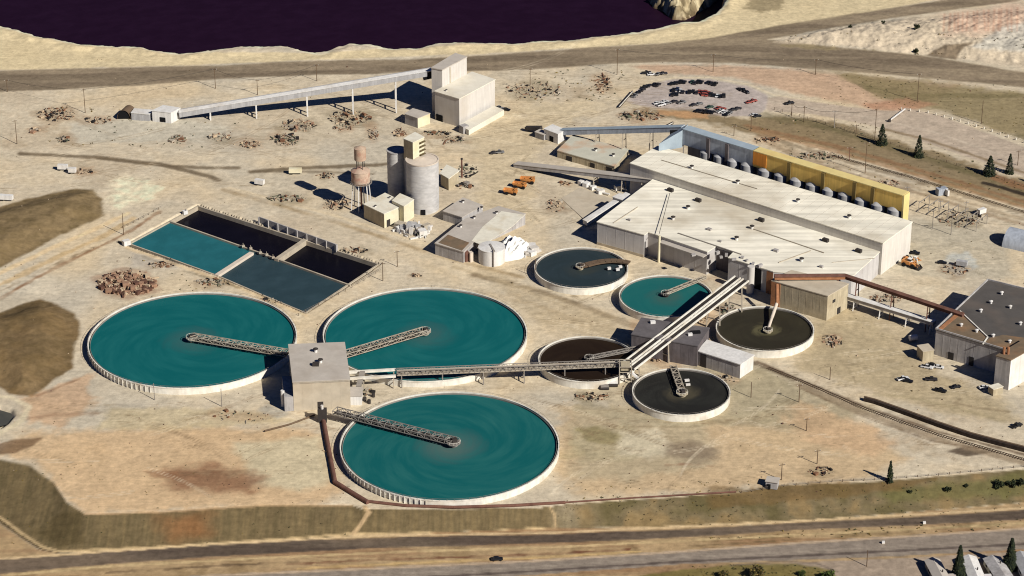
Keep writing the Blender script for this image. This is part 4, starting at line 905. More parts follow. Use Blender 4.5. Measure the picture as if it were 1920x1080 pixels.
p = G(1408, 499, HL + 1.5); MB().tube((p.x, p.y - 1.5, -.5), (p.x, p.y - 1.5, HL + 2.2), 2.0, n=16).build('duct', 'mill_white', PB, True)
p = G(1236, 440, HL + 2); MB().tube((p.x, p.y - 2.5, -.5), (p.x, p.y - 2.5, HL + 2.6), .7, n=10).build('duct', 'cream', PB, True)
MB().bar(G(1236, 438, HL + 3), G(1256, 362, HL + 2), .25, .25).build('roof_pipe', 'dark_steel', lr)
e = edge_near(low, (1120, 417), (1208, 441), HL); dk = MB(); panel(dk, e[0], e[1], .0, 1, 0, 1.6, .2); dk.build('plinth', 'concrete', PB)
rc = MB()
for px, py in ((1300, 478), (1345, 474), (1352, 482), (1362, 478), (1376, 486), (1392, 482), (1400, 488), (1412, 494), (1425, 498)):
    p = G(px, py, HL + 1.2); MB().box(p, (random.uniform(1.4, 3), random.uniform(1, 2), random.uniform(.8, 1.8)), random.uniform(0, 1.5)).build('roof_unit', 'grey_cladding', lr)
# brown annex with the rusty gallery above it
ax_, af, axr = building('plant_annex', 'brownish block annex in front of the right end of the long plant building', 'annex', [(1447, 527), (1552, 556), (1591, 533), (1484, 508)], 14.2, 'tan_wall', 'tan_roof', over=.2)
ea, eb = edge_near(af, (1447, 527), (1552, 556), 14.2); dk = MB(); panel(dk, ea, eb, .0, .16, 0, 14, .3); dk.build('stained_panel', 'rust_orange', ax_)
ea, eb = edge_near(af, (1552, 556), (1591, 533), 14.2); door(ax_, (ea, eb), .5, .66, 0, 3.6); door(ax_, (ea, eb), .25, .38, 8.5, 10.2, name='window')
RG = gallery('rusty_gallery', 'rust red pipe gallery crossing from the plant annex to the dark roofed building', 'gallery', G(1582, 518, 15.5), G(1806, 592, 15.0), 2.6, 1.6, 'rust', 'rust', (.12, .42, .72), leg='rust')
RG2 = gallery('rusty_gallery', 'rust stained pipe gallery lying over the flat roof of the plant annex', 'gallery', G(1452, 520, 16.2), G(1584, 519, 16.2), 3.4, 1.6, 'rust_orange', 'rust', (.06, .9), leg='rust', zb=8)
LG = gallery('low_conveyor', 'low grey conveyor on white legs between the annex and the dark roofed building', 'conveyor', G(1588, 556, 6), G(1752, 606, 6), 3.4, 1.8, 'grey_cladding', 'white_metal', (.1, .4, .7, .97), leg='white_metal', ridged=False)
# ------------------------------------------------------------------ fine ore bins behind the plant
GT = 30.0
def bins(label, name, a, b, wm, rm, n, d0, ribs, end_m=None):
    A, B = G(*a, GT), G(*b, GT); d = (B - A).normalized(); back = Vector((-d.y, d.x, 0)); A.z = B.z = 0
    root = thing(name, label, 'ore bins', ((A + B) / 2)[:])
    dep = 6.0; poly = [A, B, B + back * dep, A + back * dep]; zb = GT - 9.5
    MB().prism(poly, zb, GT, False, True).build('gallery_wall', wm, root)
    g = grow([q.to_2d() for q in poly], .3); MB().prism(g, GT, GT + .5, True, True).build('gallery_roof', rm, root)
    L = (B - A).length
    for t in ribs:
        q = A.lerp(B, t); MB().prism([(q - back * 1.0)[:2], (q + d * 2.2 - back * 1.0)[:2], (q + d * 2.2 + back * .5)[:2], (q + back * .5)[:2]], zb - 6, GT - .3, True, True).build('shaded_pilaster', 'dark_wall' if wm == 'blue_cladding' else 'shaded_pilaster', root)  # rib shadow put into the dark colour of these strips
    for i in range(n):
        q = A + d * (d0 + (L - d0) * (i + .5) / n) 
        r = min(4.9, (L - d0) / n / 2 - .9); q = q + back * (r - 1.9)
        MB().lathe(q, [(r, -1), (r, zb - .6), (r - 2.0, zb + 1.2)], 28).build('bin', 'silver', root, True)
    MB().prism([(A + back * 5.2)[:2], (B + back * 5.2)[:2], (B + back * 5.7)[:2], (A + back * 5.7)[:2]], -1, zb, False).build('back_wall', 'grey_cladding', root)
    return root, A, B, d, back
b1 = bins('blue grey row of tall ore bins under a gallery behind the plant, left half', 'ore_bins', (1281, 243), (1412, 283), 'blue_cladding', 'blue_roof', 4, 11, (.35, .62))
b2 = bins('yellow row of tall ore bins under a gallery behind the plant, right half', 'ore_bins', (1413, 283.3), (1692, 367), 'yellow_cladding', 'yellow_roof', 9, 2, (.24, .47, .68, .80))
root, A, B, d, back = b2
MB().prism([(B + d * .1)[:2], (B + d * 1.2)[:2], (B + d * 1.2 + back * 6)[:2], (B + d * .1 + back * 6)[:2]], -1, GT + .4).build('end_wall', 'yellow_roof', root)
MB().prism([(A - back * .4)[:2], (A + d * 9 - back * .4)[:2], (A + d * 9)[:2], (A)[:2]], GT - 8, GT - .2, True, True).build('stained_panel', 'orange_cladding', root)
MB().bar(G(1448, 302, 22), G(1422, 332, 10), 2.2, 1.4).build('chute', 'white_metal', root)
cvb = gallery('ore_conveyor', 'grey tube conveyor climbing from the white head house to the blue ore bins', 'conveyor', G(1052, 247, 5), G(1282, 241, 27), 4.2, 3.0, 'blue_cladding', 'blue_roof', (.3, .52, .74), ridged=False)
hb = thing('bin_head', 'blue grey sloped transfer head at the left end of the ore bins', 'transfer head', G(1270, 275, 0)); q = G(1270, 243, 26)
MB().prism([Vector(G(x, y, GT)[:2]) for x, y in ((1236, 252), (1279, 244), (1290, 233), (1262, 236))], 19, [24, GT - .2, GT + .1, 26], True, True).build('casing', 'blue_roof', hb)
MB().bar(G(1256, 249, 26), G(1281, 248, 26.3), .8, 3.0).build('opening', 'black', hb)
mb = MB()
for px, py in ((1258, 262), (1282, 262)): q = G(px, py, 19); mb.bar((q.x, q.y, -.5), (q.x, q.y, 20), .7, .7)
mb.build('leg', 'grey_steel', hb)
# head house of that conveyor
p = G(1042, 262, 0); hh = thing('head_house', 'white steel head house at the foot of the grey tube conveyor', 'head house', p)
def hut(root, px_roof, h, wm, rm, nm='wall'):
    poly = foot(px_roof, h); MB().prism(poly, -1, h, False).build(nm, wm, root); return poly, MB().prism(grow(poly, .25), h, h + .35, True, True).build('roof', rm, root)
po, _ = hut(hh, [(1020, 242), (1046, 252), (1061, 244), (1036, 234)], 6.5, 'white_metal', 'white_metal')
a, b = edge_near(po, (1020, 242), (1046, 252), 6.5); dk = MB(); panel(dk, a, b, .4, .68, 0, 3.6); dk.build('door', 'black', hh)
hut(hh, [(1003, 248), (1020, 254), (1028, 248), (1012, 243)], 3.5, 'silver', 'pale_grey_roof', 'annex_wall')
MB().bar(G(986, 240, 2), G(1015, 240, 4), 3, 2).build('tail_pulley', 'dark_steel', hh)
# flat roofed shop
sp, sf, spr = building('flat_roof_shop', 'low workshop with pale turquoise and rust stained flat roof under the grey tube conveyor', 'workshop', [(1045, 283), (1152, 313), (1178, 281), (1075, 254)], 4.5, 'tan_wall', 'rusty_roof', over=.2)
for q in ((1117, 283), (1150, 293)): vent(spr, *q, 5, .9)
ea, eb = edge_near(sf, (1045, 283), (1152, 313), 4.5); door(sp, (ea, eb), .16, .26, 0, 3.2); door(sp, (ea, eb), .58, .66, 0, 3); door(sp, (ea, eb), .86, .96, 0, 3.4)
MB().box(G(1057, 290, 1), (2.4, 1.6, 2.2), 0).build('porch', 'white_metal', sp)
# second conveyor into the plant
cv2 = gallery('feed_conveyor', 'long beige grey conveyor ramp from the yard into the left end of the plant', 'conveyor', G(967, 309, .8), G(1228, 338, 12.5), 5.0, 2.2, 'grey_cladding', 'pale_grey_roof', (.58, .78, .92), ridged=False)
ac = gallery('side_gallery', 'white sloping side gallery along the left end wall of the plant', 'gallery', G(1097, 418, 2), G(1178, 366, 9), 3.4, 2.6, 'white_metal', 'white_metal', (.5,), ridged=False)
p = G(1165, 378, 7); dk = thing('drive_house', 'white drive house on the top end of the white side gallery', 'drive house', (p.x, p.y, 0)); MB().box((p.x, p.y, 5), (7.5, 6.5, 9.5), ANG).build('wall', 'silver', dk); MB().box((p.x, p.y, 9.95), (8, 7, .4), ANG).build('roof', 'white_metal', dk)
slab = thing('concrete_apron', 'beige concrete apron slab between the feed conveyor and the white side gallery', 'slab', G(1100, 378, 0))
MB().prism(foot([(1052, 372), (1086, 352), (1152, 374), (1096, 412)], .3), -1, .35).build('deck', 'tan_roof', slab)
bt = MB()
for px, py, s in ((1090, 342, 1.0), (1100, 346, 1.2), (1112, 352, .9), (1126, 360, 1.1), (1160, 352, 1.2)): q = G(px, py, 1); bt.box(q, (4 * s, 2.4 * s, 2.6 * s), random.random()); bt.tube(q, q + Vector((5, -3, 0)), .5)
tag(bt.build('scrap_pile', 'white_metal', None), 'white pipes and boxes piled in the shade under the feed conveyor', 'scrap pile')
# ------------------------------------------------------------------ coarse ore mill with the long conveyor
ml = thing('crusher_house', 'tall white crusher house with a raised tower and sloping conveyor at its left', 'industrial building', G(860, 230, 0))
blk = foot([(815, 172), (861, 186), (928, 150), (885, 136)], 18.5)
MB().prism(blk, -1, 18.5, False).build('wall', 'mill_white', ml); br = MB().prism(grow(blk, .3), 18.5, 19, True, True).build('roof', 'mill_roof', ml)
twr = foot([(809, 128), (829, 132), (875, 108), (854, 101)], 30)
MB().prism(twr, -1, 30, False).build('tower_wall', 'mill_white', ml); MB().prism(grow(twr, .3), 30, 30.6, True, True).build('tower_roof', 'pale_grey_roof', ml)
ea, eb = edge_near(twr, (829, 132), (875, 108), 30); dk = MB(); panel(dk, ea, eb, .30, .325, 19, 29.5, .25); dk.build('tower_seam', 'tan_wall', ml)
vent(br, 837, 171, 19, .6)
ea, eb = edge_near(blk, (815, 172), (861, 186), 18.5); dk = MB(); panel(dk, ea, eb, .06, .32, 0, 4.2, .3); dk.build('door', 'black', ml)
pl = foot([(861, 234), (879, 244), (945, 206), (926, 198)], 3.4); MB().prism(pl, -1, 3.4).build('plinth', 'mill_roof', ml)
q = G(870, 236, 3); MB().box((q.x, q.y - 3, 2.2), (4.5, 4, 5.2), .7).build('porch', 'grey_cladding', ml)
lc = gallery('ore_conveyor', 'very long pale blue grey covered conveyor rising to the tall white crusher house', 'conveyor', G(336, 213, 4), G(812, 134, 25.5), 5.4, 3.2, 'silver', 'white_metal', (.12, .3, .5, .68, .85), leg='white_metal', cs=.8)
MB().bar(G(793, 141, 23), G(812, 137, 24.5), 6, 4.5).build('head_opening', 'black', lc)  # black block for the dark opening at the conveyor's underside end
sbd = thing('small_shed', 'small grey flat roofed shed at the shaded side of the white crusher house', 'shed', G(780, 232, 0)); po, _ = hut(sbd, [(759, 214), (783, 222), (806, 213), (774, 204)], 6.5, 'slate_wall', 'pale_grey_roof')
a, b = edge_near(po, (783, 222), (806, 213), 6.5); dk = MB(); panel(dk, a, b, .0, 1, 0, 6.4, .1); dk.build('lit_wall', 'cream', sbd)  # cream panel puts sunlight into this side's colour
hp = thing('truck_hopper', 'white truck hopper house at the low end of the very long conveyor', 'hopper house', G(300, 225, 0))
po, _ = hut(hp, [(285, 208), (320, 212), (338, 203), (306, 198)], 7, 'white_metal', 'white_metal'); a, b = edge_near(po, (285, 208), (320, 212), 7); dk = MB(); panel(dk, a, b, .4, .7, .5, 3.5, .2); dk.build('door', 'black', hp)
hut(hp, [(246, 212), (280, 215), (288, 207), (252, 204)], 4.5, 'silver', 'white_metal', 'annex_wall')
a_ = MB(); q = G(232, 224, 0); n = 14
prof = [(math.cos(math.pi * i / n) * 4.2, math.sin(math.pi * i / n) * 6.0) for i in range(n + 1)]
vs = [(q.x + x, q.y, zz) for x, zz in prof] + [(q.x + x + 2.5, q.y + 9, zz) for x, zz in prof]
a_.add(vs, [(i, i + 1, n + 2 + i, n + 1 + i) for i in range(n)]); tun = a_.build('tunnel_arch', 'wood', hp, True)
MB().add([(q.x + x * .94, q.y + .6, zz * .94) for x, zz in prof], [tuple(range(n + 1))]).build('tunnel_mouth', 'black', tun)
# ------------------------------------------------------------------ silos
def silo(label, px, pyb, rpx, h, cone, m='silo_concrete', rm='pink_roof'):
    s = SCL(pyb); c = G(px, pyb, 0); R = rpx / s; root = thing('silo', label, 'silo', c)
    MB().lathe(c, [(R, -1), (R, h)], 56).build('wall', m, root, True)
    MB().lathe(c, [(R - .01, h - .02), (R + .25, h - .02), (R + .25, h + .6), (R - .5, h + .6), (R - .5, h + .3), (.02, h + .3 + cone)], 56).build('roof', rm, root, True)
    bnd = MB()
    for k in range(1, 9): bnd.lathe(c + Vector((0, 0, h * k / 9)), [(R, -.1), (R + .07, -.1), (R + .07, .1), (R, .1)], 56)
    bnd.build('hoop', 'silo_concrete', root)
    return root, c, R
s1, sc1, sr1 = silo('slim grey concrete silo on the left of the silo pair', 746, 372, 18.5, 30, .1, rm='slate_wall')
s2, sc2, sr2 = silo('broad grey concrete silo with pink roof on the right of the silo pair', 793, 390, 30.5, 30, 1.2)
dk = MB(); dk.box(sc2 + Vector((sr2 * .05, -sr2, 1.6)), (2.6, .8, 3.2), 0); dk.build('door', 'black', s2)
MB().tube(sc1 + Vector((sr1 * .85, -sr1 * .75, -.5)), sc1 + Vector((sr1 * .85, -sr1 * .75, 31)), .45).build('ladder_pipe', 'white_metal', s1, True)
hs = thing('silo_headhouse', 'boxy cream headhouse standing on top of the silo pair', 'headhouse', G(778, 290, 30)); poly = foot([(757, 261), (774, 268), (795, 258), (778, 249)], 41)
MB().prism(poly, 29, 41, False).build('wall', 'cream', hs); MB().prism(grow(poly, .25), 41, 41.5, True, True).build('roof', 'cream_roof', hs)
a, b = edge_near(poly, (757, 261), (774, 268), 41); dk = MB(); panel(dk, a, b, .0, 1, 29.5, 40.8, .1); dk.build('shaded_wall', 'tan_wall', hs)  # darker panel puts the shade of this side into the colour
a, b = edge_near(poly, (774, 268), (795, 258), 41); fs = MB()
for zz in (31.5, 34, 36.5, 39): panel(fs, a, b, .55, 1.0, zz, zz + .4, 1.4)
fs.build('fire_stair', 'brush', hs)
bb, bf, bbr = building('bagging_shed', 'cream flat roofed building in front of the slim silo', 'building', [(682, 384), (720, 402), (762, 383), (722, 363)], 8.5, 'tan_wall', 'cream_roof', over=.2)
a, b = edge_near(bf, (720, 402), (762, 383), 8.5); dk = MB(); panel(dk, a, b, 0, 1, 0, 8.4, .12); dk.build('lit_wall', 'cream', bb)  # sunlit side painted in as a paler cream panel
dk = MB(); panel(dk, a, b, .1, .25, 0, 4.2, .3); dk.build('door', 'dark_steel', bb); vent(bbr, 704, 388, 9, .6); vent(bbr, 731, 372, 9, .6)
b2_, bf2, _ = building('loading_block', 'taller yellowish block between the cream building and the broad silo', 'building', [(735, 377), (757, 388), (776, 375), (750, 364)], 10.5, 'cream', 'cream_roof', over=.15, battens=0)
# white heap of bags and tanks
def heap(label, px, py, rx, ry, n, mats, smin, smax, zt=2.0, cat='scrap pile', name='scrap_pile', group=None, long_=.4, flat=1.0):
    mb = MB(); s = SCL(py)
    for i in range(n):
        a = random.uniform(0, 6.28); rr = math.sqrt(random.random()); q = G(px + math.cos(a) * rr * rx, py + math.sin(a) * rr * ry, 0)
        q = Vector((q.x, q.y, gz(q.x, q.y))); mb.cur = random.randrange(len(mats)); sz = min(smax * 1.5, smin * math.exp(abs(random.gauss(0, .75)))); zz = zt * (1 - rr) * random.random()
        if random.random() < long_:
            an = random.uniform(0, 3.14); dv = Vector((math.cos(an), math.sin(an), random.uniform(-.12, .12))) * sz * 1.25; c = q + Vector((0, 0, .3 + zz)); mb.bar(c - dv, c + dv, sz * .25, sz * .22)
        else:
            mb.box(q + Vector((0, 0, sz * .3 * flat + zz - .1)), (sz, sz * random.uniform(.4, 1), sz * random.uniform(.4, .9) * flat), random.uniform(0, 3.14))
    o = mb.build(name, mats, None, origin=G(px, py, 0)); return tag(o, label, cat, group)
heap('jumble of white hoppers and ducts between the cream building and the grey shed', 772, 432, 34, 12, 60, ['white_metal', 'pale_steel', 'mill_white', 'silver'], 1.2, 3.4, 3.5, long_=.15)
heap('dark green equipment in front of the white hoppers', 792, 443, 10, 4, 14, ['scrap_dark', 'scrap_green', 'white_metal'], 1.2, 3, 2)
gb1, gf1, gr1 = building('grey_shed', 'low grey shed with gently sloping roof right of the broad silo', 'shed', [(831, 397), (866, 408), (905, 386), (868, 372)], 5.5, 'slate_wall', 'pale_grey_roof', over=.3)
gb2, gf2, gr2 = building('grey_shed', 'larger grey shed with brownish wall beside the white storage tanks', 'shed', [(816, 457), (869, 473), (902, 440), (985, 402), (935, 388), (872, 412)], 6.5, 'slate_wall', 'pale_grey_roof', over=.3)
for q in ((868, 380), (903, 392)): vent(gr1, q[0], q[1], 6, .8)
for q in ((931, 401), (889, 410), (864, 426)): vent(gr2, q[0], q[1], 7, .8)
MB().prism(foot([(822, 455), (866, 470), (880, 455), (840, 440)], 7.05), 6.9, 7.1).build('roof_patch', 'brown_roof', gr2)
p = G(873, 489, 0); rdx = thing('red_bin', 'red and white loading bin at the corner of the larger grey shed', 'bin', p); MB().box(p + Vector((.5, 0, 2.8)), (2.6, 2.6, 5.6), .5).build('body', 'rust', rdx); MB().box(p + Vector((2.9, -.8, 2.9)), (1.8, 2.4, 5.8), .5).build('post', 'pink_roof', rdx)
def vtank(label, px, py, rpx, h, dome):
    c = G(px, py, 0); R = rpx / SCL(py); root = thing('storage_tank', label, 'tank', c)
    MB().lathe(c, [(R, -.5), (R, h)], 40).build('shell', 'white_metal', root, True); MB().lathe(c, [(R + .15, h - .15), (R + .15, h + .15), (R * .55, h + dome * .7), (.02, h + dome)], 40).build('roof', 'white_metal', root, True)
    return root, c, R
vt1, vc1, vr1 = vtank('white storage tank in front with a flat cone roof and stair', 922, 489, 25, 8.5, .8)
lm = thing('lime_pile', 'lumpy white mound under a cover heaped behind the white storage tank', 'mound', G(962, 470, 0)); mb = MB(); c = G(962, 470, 0); vs = []; nr, na = 14, 40
for i in range(nr + 1):
    for j in range(na):
        t = 2 * math.pi * j / na; k = 1 + .16 * math.sin(3 * t + 1) + .1 * math.sin(5 * t); rr = i / nr; x, y = math.cos(t) * rr * 9.5 * k, math.sin(t) * rr * 13 * k
        hh = 7.0 * (1 - rr ** 2.2) * (1 + .22 * math.sin(x * .9 + 1) * math.cos(y * .6) + .12 * math.sin(x * 2.1 - y * 1.4)); vs.append((c.x + x, c.y + y, hh - .3))
mb.add(vs, [(i * na + j, i * na + (j + 1) % na, (i + 1) * na + (j + 1) % na, (i + 1) * na + j) for i in range(nr) for j in range(na)]).build('cover', 'lime', lm, True)
MB().prism(foot([(884, 452), (905, 460), (960, 425), (984, 403), (940, 396), (905, 425)], 7.05), 6.9, 7.12).build('dust_patch', 'cream_roof', gr2)
st = MB(); st.bar(vc1 + Vector((-1, 2, 9.3)), vc1 + Vector((1.5, -vr1, 9.2)), 1.0, .4); st.tube(vc1 + Vector((1, -vr1 - .4, 0)), vc1 + Vector((1, -vr1 - .4, 10)), .35); st.build('stair', 'grey_steel', vt1)
heap('white bags heaped at the right foot of the lumpy white mound', 990, 470, 12, 10, 26, ['white_metal', 'mill_white'], 1.6, 3.2, 1, long_=.1)
# small cream house with red stack
sh2, sf2, _ = building('small_house', 'small cream flat roofed house on posts right of the broad silo', 'building', [(826, 326), (841, 335), (860, 321), (838, 311)], 7.5, 'tan_wall', 'cream_roof', over=.5, battens=0)
p = G(866, 333, 0); rs = thing('chimney_stack', 'thin dark red stack standing beside the small cream house', 'stack', p); MB().tube(p, p + Vector((0, 0, 12)), .55, .45).build('pipe', 'rust', rs, True); MB().tube(p + Vector((0, 0, 11.6)), p + Vector((0, 0, 12.4)), .7).build('cap', 'dark_steel', rs)
heap('scattered machinery behind the small cream house', 878, 320, 18, 14, 40, ['scrap_dark', 'pale_steel', 'cream', 'scrap_green'], .7, 2.2, 1)
heap('row of dark fittings below the small cream house', 872, 350, 18, 6, 22, ['scrap_dark', 'scrap_rust', 'grey_steel'], .7, 2.0, 1)
# water tower
p = G(678, 392, 0); wt = thing('water_tower', 'red and white water tower with a second smaller tank above it', 'water tower', p)
for i in range(6):
    a = 2 * math.pi * i / 6 + .3; d = Vector((math.cos(a), math.sin(a), 0)); MB().bar(p + d * 6 + Vector((0, 0, -.5)), p + d * 4.6 + Vector((0, 0, 17)), .55, .55).build('leg', 'white_metal', wt)
MB().tube(p, p + Vector((0, 0, 17)), .5).build('riser', 'rust', wt, True)
MB().lathe(p, [(.02, 15), (3, 15.4), (5.2, 17), (5.4, 17.2), (5.4, 24), (5.6, 24.1), (3, 25.6), (.02, 26.2)], 32).build('tank', 'tower_paint', wt, True)
mb = MB()
for i in range(4):
    a = 2 * math.pi * i / 4 + .6; d = Vector((math.cos(a), math.sin(a), 0)); mb.bar(p + d * 2.6 + Vector((0, 0, 25.4)), p + d * 2.4 + Vector((0, 0, 31)), .4, .4)
mb.build('frame', 'dark_steel', wt)
MB().lathe(p, [(.02, 30.6), (3.3, 31), (3.4, 31), (3.4, 38), (3.5, 38), (1.6, 38.9), (.02, 39.2)], 28).build('upper_tank', 'tower_pink', wt, True)
bal = MB()
for i in range(24):
    a, b = [p + Vector((math.cos(q) * 6.2, math.sin(q) * 6.2, 17)) for q in (2 * math.pi * i / 24, 2 * math.pi * (i + 1) / 24)]
    bal.bar(a, b, .5, .2); bal.bar(a, a + Vector((0, 0, 1.1)), .12, .12); bal.bar(a + Vector((0, 0, 1.1)), b + Vector((0, 0, 1.1)), .12, .12)
bal.build('balcony', 'grey_steel', wt)
# ------------------------------------------------------------------ dark building, white shed, dark roofed building
db, dfp, dr = building('dark_block', 'dark grey flat roofed block under the double conveyor', 'building', [(1184, 628), (1203, 597), (1330, 616), (1308, 650)], 11.5, 'dark_wall', 'dark_grey_roof', over=.2)
MB().box(G(1224, 604, 12.6), (2.6, 1.6, 1.6), .2).build('roof_unit', 'white_metal', dr); MB().box(G(1294, 627, 12.6), (2.2, 1.4, 1.4), .2).build('roof_unit', 'white_metal', dr)
MB().box(G(1304, 623, 12.4), (5, 2.2, 1.2), .1).build('roof_hatch', 'black', dr)
ws, wf, wr = building('white_shed', 'white metal shed with an open bay beside the near black tank', 'shed', [(1309, 659), (1388, 684), (1413, 667), (1326, 639)], 8.0, 'grey_cladding', 'white_metal', over=.4)
a, b = edge_near(wf, (1309, 659), (1388, 684), 8); dk = MB(); panel(dk, a, b, .06, .2, 0, 7.2, .2); dk.build('bay_door', 'dark_steel', ws)
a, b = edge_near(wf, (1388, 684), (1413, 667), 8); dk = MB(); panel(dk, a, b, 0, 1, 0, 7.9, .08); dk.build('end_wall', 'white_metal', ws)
rb, rf, rr = building('dark_roof_building', 'large building with dark tar roof and rust stained edge at the right side', 'industrial building',
                      [(1755, 619), (1842, 645), (1905, 664), (1992, 610), (2010, 566), (1852, 527)], 14.0, 'slate_wall', 'dark_roof', over=.3, parapet=.8)
stn = MB().prism(foot([(1759, 618), (1842, 643), (1852, 632), (1799, 585)], 14.55), 14.4, 14.62); stn.build('roof_patch', 'brown_roof', rr)
stn = MB().prism(foot([(1844, 644), (1900, 661), (1940, 636), (1880, 628), (1856, 634)], 14.55), 14.4, 14.63); stn.build('roof_patch', 'brown_roof', rr)
MB().bar(G(1800, 583, 14.9), G(1852, 632, 14.9), .6, .5).build('roof_curb', 'rim_white', rr); MB().bar(G(1852, 632, 14.9), G(1843, 645, 14.9), .6, .5).build('roof_curb', 'rim_white', rr)
for q in ((1878, 552), (1858, 569), (1894, 578), (1839, 585), (1802, 612), (1831, 623), (1913, 609), (1862, 632), (1893, 643)): vent(rr, *q, 14.5, .85, 'white_metal')
for px in (1882, 1890): q = G(px, 664, 17.4); MB().tube(q, q + Vector((0, 0, 4)), .7).build('stack', 'rust_orange', rr, True)
MB().prism(foot([(1758, 617), (1798, 583), (1806, 585), (1764, 620)], 14.7), 14.4, 14.75).build('roof_patch', 'rust_orange', rr)
wgp = foot([(1868, 668), (1895, 676), (1950, 645), (1923, 636)], 17); MB().prism([*wgp], -1, 17, False).build('front_wing', 'slate_wall', rb); MB().prism(grow(wgp, .25), 17, 17.5, True, True).build('wing_roof', 'brown_roof', rb)
a, b = edge_near(wgp, (1895, 676), (1950, 645), 17); dk = MB(); panel(dk, a, b, 0, 1, 0, 16.8, .15); dk.build('lit_wall', 'white_metal', rb)  # white panel carries the sunlight on the wing's right side
a, b = edge_near(rf, (1755, 619), (1842, 645), 14); door(rb, (a, b), .3, .42, 0, 4); door(rb, (a, b), .75, .85, 0, 5)
p = G(1734, 672, 0); an = thing('lean_to', 'small tan lean-to in the shadow left of the dark roofed building', 'shed', p); MB().box(p + Vector((0, 0, 3)), (6, 7, 6), .3).build('wall', 'tan_wall', an); MB().box(p + Vector((0, 0, 6.15)), (6.5, 7.5, .3), .3).build('roof', 'tan_roof', an)
p = G(1866, 738, 0); an = thing('site_cabin', 'small yellowish cabin at the front corner of the dark roofed building', 'cabin', p); MB().box(p + Vector((0, 0, 2)), (6, 4, 4), .5).build('wall', 'tan_wall', an); MB().box(p + Vector((0, 0, 4.1)), (6.4, 4.4, .25), .5).build('roof', 'cream_roof', an)
for (px, py) in ((1712, 640),):
    q = G(px, py, 0); an = thing('storage_tank', 'small white horizontal tank in the shadow left of the dark roofed building', 'tank', q); MB().tube(q + Vector((-2, 0, 2)), q + Vector((2, 1, 2)), 1.5, n=14).build('shell', 'white_metal', an, True); MB().box(q + Vector((0, .4, .4)), (3, 1.6, 1), .4).build('cradle', 'grey_steel', an)
# quonset hut
p = G(1905, 456, 0); qh = thing('quonset_hut', 'grey green rounded metal hut at the right edge', 'hut', p); n = 14; ang = -.55; L = 26; R = 8.5
u_ = Vector((math.cos(ang), math.sin(ang), 0)); v_ = Vector((-u_.y, u_.x, 0)); vs = []
for k in (-.5, .5):
    for i in range(n + 1): vs.append(p + v_ * math.cos(math.pi * i / n) * R + u_ * L * k + Vector((0, 0, math.sin(math.pi * i / n) * R - .2)) + u_ * 8)
MB().add(vs, [(i, i + 1, n + 2 + i, n + 1 + i) for i in range(n)]).build('shell', 'blue_cladding', qh, True); MB().add(vs, [tuple(range(n + 1)), tuple(range(n + 1, 2 * n + 2))]).build('end_wall', 'scrap_green', qh)
# rusty pipeline round the near tank
pl = thing('rusty_pipeline', 'rusty pipeline running down beside the near tank and along the bench edge', 'pipeline', G(604, 775, 0)); pts = [G(x, y, .9) for x, y in ((604, 775), (612, 820), (621, 868), (628, 904), (660, 924), (690, 942))]
for a, b in zip(pts, pts[1:]): MB().tube(a, b, 1.15, n=10).build('pipe', 'rust', pl, True)
pts = [GG(x, y) + Vector((0, 0, .6)) for x, y in ((690, 942), (760, 950), (850, 953), (960, 950), (1060, 944), (1180, 936), (1380, 924))]
for k_, (a, b) in enumerate(zip(pts, pts[1:])): MB().tube(a, b, .75 if k_ < 4 else .42, n=8).build('pipe', 'rust', pl, True)
pts = [G(x, y, .8) for x, y in ((496, 808), (545, 795), (590, 778))]
lb_ = thing('low_bank', 'thin brown pipe curving left from the square pump house', 'pipeline', pts[0])
for a, b in zip(pts, pts[1:]): MB().tube(a, b, .45, n=8).build('pipe', 'wood', lb_, True)
# ------------------------------------------------------------------ vehicles
def loft(mb, secs):
    n = len(secs[0]); o = [p for s in secs for p in s]; fs = []
    for k in range(len(secs) - 1):
        for i in range(n): fs.append((k * n + i, k * n + (i + 1) % n, (k + 1) * n + (i + 1) % n, (k + 1) * n + i))
    fs += [tuple(reversed(range(n))), tuple(range((len(secs) - 1) * n, len(secs) * n))]
    return mb.add(o, fs)
def make_car(kind, paint, name, label, cat):
    r = thing(name, label, cat, (0, 0, 0)); W = .92 if kind == 'car' else 1.0
    prof = {'car': [(-2.3, .75), (-2.2, .95), (-1.2, 1.0), (1.1, .95), (2.2, .8), (2.3, .6)], 'pickup': [(-2.7, .95), (-2.65, 1.05), (-1.0, 1.08), (1.3, 1.1), (2.6, 1.0), (2.7, .7)]}[kind]
    b = MB(); loft(b, [[(x, -W, .35), (x, -W - .03, h * .7), (x, -W * .93, h), (x, W * .93, h), (x, W + .03, h * .7), (x, W, .35)] for x, h in prof]); b.build('body', paint, r)
    top = {'car': [(-1.75, .98, .8), (-1.15, 1.45, .68), (.25, 1.47, .66), (1.1, .96, .78)], 'pickup': [(-.75, 1.1, .9), (-.6, 1.75, .78), (.55, 1.78, .78), (1.25, 1.1, .88)]}[kind]
    c = MB(); loft(c, [[(x, -w, .9), (x, -w, h), (x, w, h), (x, w, .9)] for x, h, w in top]); c.build('glasshouse', 'glass', r)
    rf = MB(); x0, x1 = top[1][0], top[2][0]; rf.box(((x0 + x1) / 2, 0, top[1][1] + .03), (x1 - x0, 1.3, .06)); rf.build('roof', paint, r)
    if kind == 'pickup': MB().box((-1.75, 0, 1.07), (1.5, 1.5, .08)).build('load_bed', 'black', r)
    for sx in (-1.4, 1.4):
        for sy in (-W, W): MB().tube((sx, sy - .1, .34), (sx, sy + .1, .34), .34, n=10).build('wheel', 'tyre', r)
    return r
PAINTS = {'black': (30, 30, 34), 'dark': (54, 50, 52), 'red': (164, 82, 70), 'white': (226, 224, 220), 'grey': (130, 128, 126), 'blue': (48, 60, 88), 'green': (60, 84, 72)}
